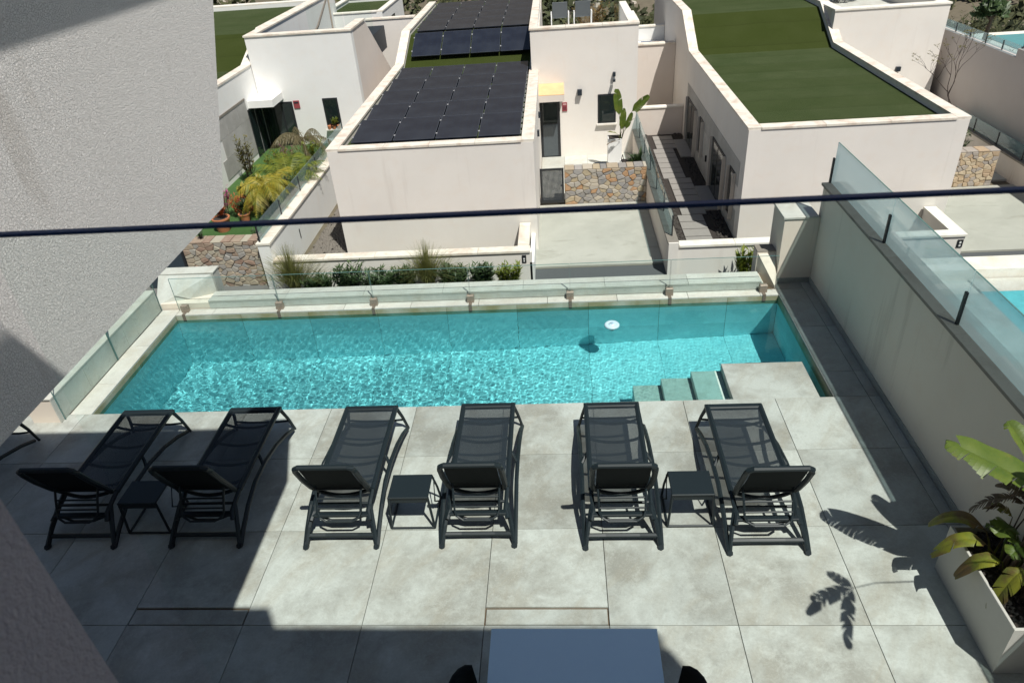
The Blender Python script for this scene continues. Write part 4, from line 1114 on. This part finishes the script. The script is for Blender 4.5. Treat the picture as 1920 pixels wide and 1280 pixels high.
# ---------------- left house
h0 = thing('house', 'white house with slanted fin and dark entrance on the left', 'house')
B(-8.08, -4.67, 20.0, 20.28, -2.2, 1.32).build('wall', M['stucco_white'], h0)
MB().prism_x([(20.281, -3.2), (24.88, -3.2), (24.88, -.86), (21.95, 1.32), (20.281, 1.32)], -4.93, -4.671).build('wall', M['stucco_pink'], h0)
B(-8.08, -7.83, 20.281, 30, -.5, 1.32).build('wall', M['stucco_white'], h0)
coping_x(h0, -8.11, -4.64, 19.97, 20.3, 1.32, M['coping'])
coping_y(h0, -8.11, -7.80, 20.305, 30, 1.32, M['coping'], step=1.6)
for m in profile_strip([(20.305, 1.322), (21.95, 1.322)], -4.95, -4.64): m.build('coping_stone', M['coping'], h0)
B(-7.82, -4.94, 20.282, 26, -.3, .5).build('terrace_floor', M['metal'], h0)
low_block(h0, -13.5, -8.10, [(13.5, .475), (19.9, .475), (21.9, 1.26), (28, 1.26)], M['stucco_white'], M['coping'], M['turf'], yb=28)
coping_x(h0, -13.5, -7.9, 28.0, 28.4, 1.26, M['coping_clean'])
B(-13.5, -7.9, 28.0, 28.38, 0, 1.26).build('wall', M['stucco_white'], h0)
B(-8.25, -7.28, 19.0, 19.998, -.60, -.38).build('canopy', M['stucco_white'], h0)
B(-8.098, -8.075, 16.0, 18.84, -.30, -.24).build('dark_trim', M['coping_grey'], h0)  # dark grey brown strip along the top of the cladding
for ya, yb in ((18.86, 19.38), (19.42, 19.96)):
    f_2 = B(-8.0985, -8.088, ya, yb, -2.14, -.62).build('side_window', M['black'], h0)
    B(-8.0875, -8.083, ya + .05, yb - .05, -2.08, -.68).build('pane', M['pane_dark'], f_2)
for j in range(3):
    for k in range(3): B(-8.099, -8.088, 16.3 + j * .92 + .3 * (k % 2), min(18.84, 17.215 + j * .92 + .3 * (k % 2)), -1.98 + k * .56, -1.425 + k * .56).build('cladding_slab', M['clad'], h0)
dr = B(-8.06, -7.02, 19.97, 19.998, -2.16, -.70).build('door', M['black'], h0)
for a, b in ((-7.98, -7.75), (-7.68, -7.42), (-7.36, -7.08)): B(a, b, 19.962, 19.969, -2.1, -.76).build('pane', M['pane_dark'], dr)
w = B(-6.0, -5.5, 19.985, 19.998, -1.62, -.66).build('window', M['black'], h0)
B(-5.95, -5.55, 19.978, 19.984, -1.57, -.71).build('pane', M['pane_dark'], w); B(-6.03, -5.47, 19.86, 19.977, -1.68, -1.64).build('sill', M['coping_clean'], w)
s = B(-6.98, -6.78, 19.975, 19.998, -.93, -.68).build('alarm_sign', plain('dull red sign plate', (.30, .06, .07), .5), h0)
B(-6.95, -6.81, 19.970, 19.974, -.77, -.72).build('marking', M['metal'], s)
t = thing('terrace_glass', 'pale glass pane at the back of the left house terrace', 'glass fence')
glass_run(t, [(-7.6, 25.0, .5), (-6.2, 25.0, .5), (-5.1, 25.0, .5)], 1.0, 'glass', 0)
ps = thing('parasol', 'closed parasol with pale wooden pole leaning on the left house terrace', 'parasol', (-6.15, 23.2, .5))
MB().tube([(0, 0, 0), (.05, 0, 2.3)], .03, 8).build('pole', M['grass'] if False else plain('pale wood', (.42, .36, .28), .7), ps)
MB().tube([(-.9, 0, .02), (-.5, 0, .55), (.02, .05, 1.5)], .055, 8, r1=.03).build('canopy', plain('faded canvas', (.34, .30, .25), .9), ps)
# neighbour side wall and house further behind
wb = thing('terrace_side_wall', 'cream side wall with thin coping behind the slanted fin of the left house', 'wall')
B(-5.9, -3.9, 27.0, 27.3, -3, .56).build('wall', M['stucco_far'], wb); coping_x(wb, -5.9, -3.9, 26.97, 27.33, .56, M['coping'])
h3 = thing('house', 'distant low house with small turf roof and white parapet behind the left house', 'house')
B(-8.3, -5.9, 29.6, 34.0, -3.2, .38).build('roof_turf', M['turf'], h3)
for a in ((-8.5, -8.3, 29.4, 34.2), (-5.9, -5.7, 29.4, 34.2)): B(*a, -3.2, .52).build('wall', M['stucco_white'], h3); coping_y(h3, a[0] - .03, a[1] + .03, 29.4, 34.2, .52, M['coping_clean'])
for a in ((29.4, 29.6), (34.0, 34.2)): B(-8.299, -5.901, *a, -3.2, .52).build('wall', M['stucco_white'], h3); coping_x(h3, -8.265, -5.935, a[0] - .03, a[1] + .03, .52, M['coping_clean'])
w = B(-5.699, -5.68, 31.2, 31.9, -.6, .1).build('window', M['black'], h3); B(-5.679, -5.67, 31.26, 31.84, -.54, .04).build('pane', M['pane_dark'], w)

# left garden
B(-12, -5.52, 12.0, 20.0, -3.1, -2.16).build('garden_ground', M['stucco_beige'], kind='structure')
B(-9, -5.5, 11.95, 20, -2.155, -2.14).build('garden_lawn', M['turf_bright'], kind='structure')
gw = thing('garden_wall', 'white garden wall with weathered coping between left garden and gravel path', 'wall')
B(-5.45, -5.17, 11.42, 19.9, -3.2, -1.86).build('wall', M['stucco_white'], gw); coping_y(gw, -5.48, -5.14, 11.40, 19.9, -1.86, M['coping'])
B(-5.168, -5.155, 13.4, 13.43, -2.6, -2.35).build('drain_slot', M['black'], gw)
t = thing('garden_railing', 'bluish glass railing with black posts on the white garden wall', 'glass fence')
glass_run(t, [(-5.40, 11.5 + 1.62 * i, -1.80) for i in range(6)], .42, 'glass_far', .95, .016)
sw = thing('stone_wall', 'brown field stone wall holding up the left garden', 'stone wall')
B(-7.42, -5.46, 11.66, 11.98, -3.2, -1.84).build('backing', M['mortar'], sw)
stones(sw, -7.42, -5.46, -3.08, -1.84, 11.658, M['rock_warm'], .15, 5, .05, True, 11.99)
gt = thing('gate', 'dark blue grey gate panel left of the brown stone wall, mostly hidden', 'gate')
B(-8.6, -7.46, 11.66, 11.70, -3.0, -1.95).build('panel', plain('dark blue grey sheet', (.03, .045, .06), .5), gt)
B(-7.50, -7.44, 11.64, 11.72, -3.0, -1.9).build('post', M['black'], gt)

# ================================================================ PLANTS
def shrub(name, lab, loc, r, h, n, leaf, mat, seed, upright=.6, group=None, stems=6):
    rg = random.Random(seed); t = thing(name, lab, 'shrub', loc, group); m = MB()
    tips = [(rg.uniform(-r, r) * .8, rg.uniform(-r, r) * .5, h * rg.uniform(.65, 1.05)) for _ in range(max(4, int(n / 26)))]
    for tx, ty, tz in tips:
        for k in range(26):
            u = rg.uniform(.25, 1); a = rg.uniform(0, 6.283)
            p = Vector((tx * (.4 + .6 * u), ty * (.4 + .6 * u), tz * u))
            d = Vector((math.cos(a), math.sin(a), rg.uniform(.2, 1.6) * upright + .1)).normalized(); l = leaf * rg.uniform(.7, 1.3)
            e = d.cross(Vector((0, 0, 1))).normalized() * l * .13
            m.add([p, p + d * l * .45 + e, p + d * l, p + d * l * .45 - e], [(0, 1, 2, 3)])
    m.build('foliage', M[mat], t)
    s = MB()
    for tx, ty, tz in tips[:stems]: s.tube([(tx * .3, ty * .3, 0), (tx * .6, ty * .6, tz * .5), (tx, ty, tz * .95)], .012, 4, r1=.004)
    s.build('stem', M['bark_dark'], t)
    return t
gs = 'green shrubs along the cream front wall'
for i, (x, y, r, h, n, m, lab) in enumerate([
    (-4.05, 11.0, .38, .52, 900, 'leaf_shrub', 'dark green shrub right of the left fountain grass'), (-3.30, 11.0, .36, .78, 700, 'leaf_shrub', 'taller upright oleander shrub between the grasses, its leaf tips pale'),
    (-2.55, 11.0, .42, .56, 1000, 'leaf_shrub', 'dense low shrub second left of the right fountain grass'), (-1.95, 11.0, .30, .64, 700, 'leaf_shrub', 'dense shrub touching the right fountain grass from the left'),
    (-.82, 11.0, .40, .60, 1000, 'leaf_shrub', 'dense dark shrub right of the right fountain grass'), (-.15, 11.0, .32, .66, 700, 'leaf_shrub', 'dense dark shrub left of the spiky one by the driveway'), (.45, 11.0, .30, .62, 420, 'leaf_green', 'spiky loose shrub nearest the middle driveway')]):
    shrub('shrub', lab, (x, y, -3.03), r * 1.12, h * .98, int(n * 1.5), .14, m, 30 + i, group=gs)
shrub('shrub', 'spiky green shrub in front of the right cream wall', (5.8, 11.0, -3.03), .32, .72, 330, .2, 'leaf_green', 50, 1.2)
def fgrass(loc, h, n, seed, lab):
    rg = random.Random(seed); t = thing('fountain_grass', lab, 'ornamental grass', loc, 'fountain grasses by the front wall'); m = MB()
    for _ in range(n):
        a = rg.uniform(0, 6.283); sp = rg.random() ** 1.15 * .85; L = h * rg.uniform(.65, 1.1); w = .005
        pts = []
        for k in range(6):
            u = k / 5; out = sp * L * (u ** 1.6) * 1.0; z = L * (u - sp * .62 * u ** 2.6)
            pts.append(Vector((math.cos(a) * (out + .05 * rg.random()), math.sin(a) * (out * .8), z)))
        e = Vector((-math.sin(a), math.cos(a), 0)) * w
        vs = []
        for k, p in enumerate(pts): q = e * (1.2 - k / 5); vs += [p - q, p + q]
        m.add(vs, [(2 * k, 2 * k + 1, 2 * k + 3, 2 * k + 2) for k in range(5)])
    m.build('blades', M['grass'], t); MB().lathe([(.06, 0), (.08, .05), (.05, .12)], 8).build('crown', M['leaf_grey'], t)
fgrass((-4.62, 11.02, -3.03), 1.35, 950, 1, 'pale fountain grass at the left end of the cream front wall')
fgrass((-1.42, 11.02, -3.03), 1.30, 850, 2, 'pale fountain grass in the middle of the shrub row')

def frond(m, p0, ang, L, rise, sag, rg, leaflet=.16, n=22, hang=.4, lw=.016):
    pts = []
    for k in range(n + 1):
        u = k / n; o = L * (u - .10 * u * u); z = rise * u - sag * u ** 2.2
        pts.append(Vector(p0) + Vector((math.cos(ang) * o, math.sin(ang) * o, z)))
    for k in range(1, n + 1):
        t = (pts[k] - pts[k - 1]).normalized(); s = t.cross(Vector((0, 0, 1))).normalized()
        ll = leaflet * math.sin(math.pi * (.12 + .84 * k / n)) * rg.uniform(.8, 1.2)
        for q in (-1, 1):
            d = (s * q + t * .55 - Vector((0, 0, hang * rg.uniform(.6, 1.4)))).normalized()
            w = t * lw
            m.add([pts[k] - w, pts[k] + w, pts[k] + d * ll], [(0, 1, 2)])
    m.tube([pts[i] for i in range(0, n + 1, 3)], .008, 4, r1=.003)
def palm(lab, loc, th, nf, L, rise, sag, mat, seed, leaflet=.16, hang=.4, tr=.06):
    rg = random.Random(seed); t = thing('palm', lab, 'palm tree', loc); m = MB()
    MB().tube([(0, 0, 0), (rg.uniform(-.03, .03), 0, th * .5), (rg.uniform(-.05, .05), 0, th)], tr, 8, r1=tr * .75).build('trunk', M['bark'], t)
    for k in range(nf): frond(m, (0, 0, th), 6.283 * k / nf + rg.uniform(-.2, .2), L * rg.uniform(.8, 1.15), rise * rg.uniform(.3, 1.3), sag * rg.uniform(.8, 1.2), rg, leaflet, 24, hang)
    m.build('crown', M[mat], t)
LZ = -2.14
palm('small palm with arching golden green fronds over the left lawn', (-6.06, 13.95, LZ), .78, 18, .82, .60, .80, 'leaf_gold', 1, .32, .6, .055)
palm('bushy yellow green palm at the back of the left garden', (-6.1, 15.9, LZ), .35, 26, 1.15, .95, .7, 'leaf_green', 2, .34, .4)
palm('golden leaved palm clump behind the arching palm', (-6.35, 15.1, LZ), .35, 20, .9, .75, .7, 'leaf_gold', 3, .3, .4)
palm('tall thin palm with drooping dry fronds before the entrance', (-6.0, 17.5, LZ), .95, 11, 1.15, .85, 1.15, 'leaf_grey', 4, .42, 1.8, .05)
def pot(x, y, r, h, lab, plant, mat):
    t = thing('flower_pot', lab, 'pot', (x, y, LZ), 'terracotta pots on the left lawn')
    MB().lathe([(r * .72, 0), (r * .95, h * .7), (r * 1.0, h * .88), (r * 1.1, h * .89), (r * 1.1, h), (r * .93, h), (r * .9, h * .93)], 20).build('pot', M['terracotta'], t, smooth=False)
    MB().lathe([(r * .9, h * .9), (r * .88, h * .94)], 16).build('soil', M['soil'], t)
    p = shrub('potted_plant', plant, (x, y, LZ + h * .92), r * .75, .34, 130, .16, mat, int(x * 100 + y * 10) % 97, .9)
pot(-6.98, 13.05, .21, .36, 'large terracotta pot nearest the stone wall', 'small red flowering plant in the nearest terracotta pot', 'flower_red')
pot(-6.58, 13.55, .14, .24, 'small terracotta pot with spiky plant right of the large one', 'dark spiky plant in the small terracotta pot', 'leaf_shrub')
pot(-6.82, 14.35, .20, .36, 'terracotta pot behind the large one', 'yellow leafed plant in the second large pot', 'leaf_gold')
pot(-6.60, 15.15, .18, .30, 'terracotta pot half under the golden palm', 'golden tufted plant in the rear terracotta pot', 'leaf_gold')
shrub('flower_bush', 'magenta flowering bush in the left garden beside the fin wall', (-7.25, 13.9, LZ), .30, .85, 420, .10, 'flower_pink', 61, stems=9)
shrub('oleander_bush', 'tall leafy bush with a few blooms against the grey cladding', (-7.55, 16.6, LZ), .28, 1.35, 520, .13, 'leaf_palm', 62, .5, stems=9)
shrub('flower_bush', 'pink flowering bush before the dark entrance door', (-6.75, 17.9, LZ), .55, .62, 260, .09, 'flower_pink', 63)
shrub('green_bush', 'green bush at the foot of the dark entrance door', (-6.5, 16.9, LZ), .7, .75, 1300, .13, 'leaf_green', 64)
shrub('hedge_bush', 'green bush along the glass railing of the left garden', (-5.72, 14.9, LZ), .3, .75, 1100, .10, 'leaf_shrub', 65)
shrub('hedge_bush', 'leafy bush at the far end of the left garden railing', (-5.7, 17.2, LZ), .4, .95, 900, .12, 'leaf_green', 66)
shrub('flower_bush', 'orange red flowers between the pots and the golden palm', (-6.75, 13.9, LZ), .4, .6, 620, .1, 'flower_red', 72)
shrub('low_plant', 'small dark plant on the near right corner of the left lawn', (-5.78, 12.35, LZ), .18, .25, 200, .09, 'leaf_shrub', 67)
shrub('low_plant', 'small plant in a grey bowl on top of the brown stone wall', (-6.98, 11.82, -1.79), .12, .16, 120, .08, 'leaf_shrub', 68)
t = thing('window_planter', 'clay pots with small green plants on the left house window sill', 'planter', (-5.75, 19.9, -1.64))
for k in (-1, 0, 1): MB().lathe([(.05, 0), (.065, .11), (.06, .12)], 10, (k * .16, 0, 0)).build('pot', M['terracotta'], t)
shrub('window_plant', 'bright green plant in the pots on the left house window sill', (-5.72, 19.88, -1.53), .18, .24, 140, .1, 'leaf_green', 69)

# bird of paradise by the entrance of the middle house
bt = thing('bird_of_paradise', 'upright bird of paradise plant in the tall white planter by the entrance', 'plant', (3.5, 18.45, -2.13))
def lf(b, tp, w, d, m, **k): big_leaf(b, tp, w, d, M[m], bt, **k)
lf((.04, -.1, .85), (-.06, -.12, 1.66), .13, .03, 'bop', tears=.08, fold=.3, seed=31, petiole=[(.08, 0, 0), (.08, -.05, .5)], side=(1, .15, .1))
lf((.40, -.1, .95), (.90, -.12, 1.42), .12, .05, 'bop', tears=.08, fold=.3, seed=32, petiole=[(.1, 0, 0), (.2, -.05, .5)], side=(.65, .1, -.7))
lf((.12, -.12, .40), (.16, -.15, 1.10), .10, .03, 'bop', tears=.08, fold=.4, seed=33, petiole=[(.1, 0, 0), (.1, -.05, .3)], side=(1, .1, .05))
lf((.22, -.2, .45), (.40, -.25, .98), .08, .03, 'bop', tears=.1, fold=.4, seed=37, petiole=[(.1, 0, 0), (.15, -.05, .3)], side=(.9, .1, -.3))
lf((.02, -.15, .30), (-.32, -.2, .42), .05, .2, 'bop_yellow', tears=.5, seed=34, petiole=[(.1, 0, 0)])
lf((.30, -.15, .62), (.52, -.2, .80), .035, .1, 'bop_dry', tears=.5, seed=35, petiole=[(.1, 0, 0), (.2, -.1, .4)])
lf((.0, -.15, .10), (-.35, -.3, .05), .05, .2, 'bop_dry', tears=.5, seed=36, petiole=[(.1, 0, 0)])
shrub('spiky_plant', 'dark spiky plant between the low white planter and the glass railing', (3.98, 17.3, -2.99), .12, .75, 330, .3, 'leaf_shrub', 71, 1.4)

# bare tree at the right
def bare_tree(lab, loc, h, seed, cat='tree'):
    rg = random.Random(seed); t = thing('bare_tree', lab, cat, loc); m = MB(); lv = MB()
    def br(p, d, L, r, dep):
        q = p + d * L; mid_ = (p + q) / 2 + Vector((rg.uniform(-1, 1), rg.uniform(-1, 1), rg.uniform(-.3, .5))) * L * .08
        m.tube([p, mid_, q], r, 5, r1=r * .65)
        if dep == 0:
            for _ in range(5):
                e = Vector((rg.uniform(-1, 1), rg.uniform(-1, 1), rg.uniform(-.2, 1))).normalized() * .05; s = e.orthogonal().normalized() * .008
                lv.add([q - s, q + s, q + e * 1.4], [(0, 1, 2)])
            return
        for _ in range(rg.choice((2, 3, 3))):
            nd = (d + Vector((rg.uniform(-.8, .8), rg.uniform(-.6, .6), rg.uniform(-.15, .5)))).normalized(); br(q, nd, L * rg.uniform(.55, .85), r * .6, dep - 1)
    br(Vector((0, 0, 0)), Vector((0, 0, 1)), h * .3, .035, 0 + 5 - 0)
    m.build('trunk', M['bark_dark'], t); lv.build('leaves', M['leaf_palm'], t); return t
bare_tree('almost leafless young tree standing before the tall grey boundary wall', (12.8, 17.2, -3.0), 4.2, 12)
shrub('green_bush', 'green bush behind the golden stone wall at the right edge', (13.2, 17.6, -2.99), .55, .95, 1100, .13, 'leaf_shrub', 81)
# tree by the far pool at top right
def leafy_tree(name, lab, loc, h, r, seed, mat='leaf_hill', n=1600):
    rg = random.Random(seed); t = thing(name, lab, 'tree', loc); m = MB(); tr = MB()
    tr.tube([(0, 0, 0), (.05, 0, h * .3), (.1, 0, h * .6)], .08, 7, r1=.05)
    for k in range(5):
        a = rg.uniform(0, 6.3); c = (r * .55 * math.cos(a), r * .55 * math.sin(a), h * rg.uniform(.5, .8)); tr.tube([(.05, 0, h * .4), c], .035, 5, r1=.015)
        clump(m, (c[0], c[1], c[2] - r * .3), r * .6, r * .9, n // 5, .16, rg)
    tr.build('trunk', M['bark'], t); m.build('crown', M[mat], t)
leafy_tree('dark_tree', 'dark small tree beside the distant turquoise pool at top right', (16.6, 23.8, -.95), 1.7, .45, 5, 'leaf_shrub', 700)
for i, (x, y, r, lab) in enumerate([(-9.5, 35, 1.3, 'rounded scrub bush on the hillside above the left turf roof'), (8.5, 38, 1.5, 'dark scrub bush on the hill between the two houses, topmost'), (20.5, 34, 1.6, 'yellowish scrub bush beyond the distant pool')]):
    shrub('hill_bush', lab, (x, y, hillz(x, y)), r, r * 1.1, 1600, .22, 'leaf_hill', 90 + i, .4)
shrub('heather_bed', 'orange brown heather behind the roof terrace glass', (3.3, 30.5, -.9), 1.1, 1.1, 1600, .1, 'flower_rust', 95, .5)
shrub('terrace_plant', 'green plants behind the coping on the right house terrace', (12.4, 26.5, .2), 1.1, .95, 1500, .14, 'leaf_shrub', 96, .5)

for i, (x, y) in enumerate([(15.6, 21.0), (15.8, 22.6), (16.0, 24.2), (18.0, 27.0), (21.0, 27.5), (24.5, 27.2), (16.2, 27.6), (27.5, 28.5)]):
    shrub('scrub_bush', ['low dry bush by the near corner of the distant pool', 'low dry bush halfway along the distant pool', 'low dry bush at the far corner of the distant pool', 'scrub bush right behind the distant pool', 'second scrub bush behind the distant pool', 'third scrub bush behind the distant pool', 'scrub bush behind the dark small tree', 'scrub bush farthest right behind the distant pool'][i], (x, y, -.93 if y < 25 else -3.0), .5 if y < 25 else 1.3, .35 if y < 25 else 2.6, 500 if y < 25 else 1700, .12 if y < 25 else .2, 'leaf_hill', 120 + i, .4)
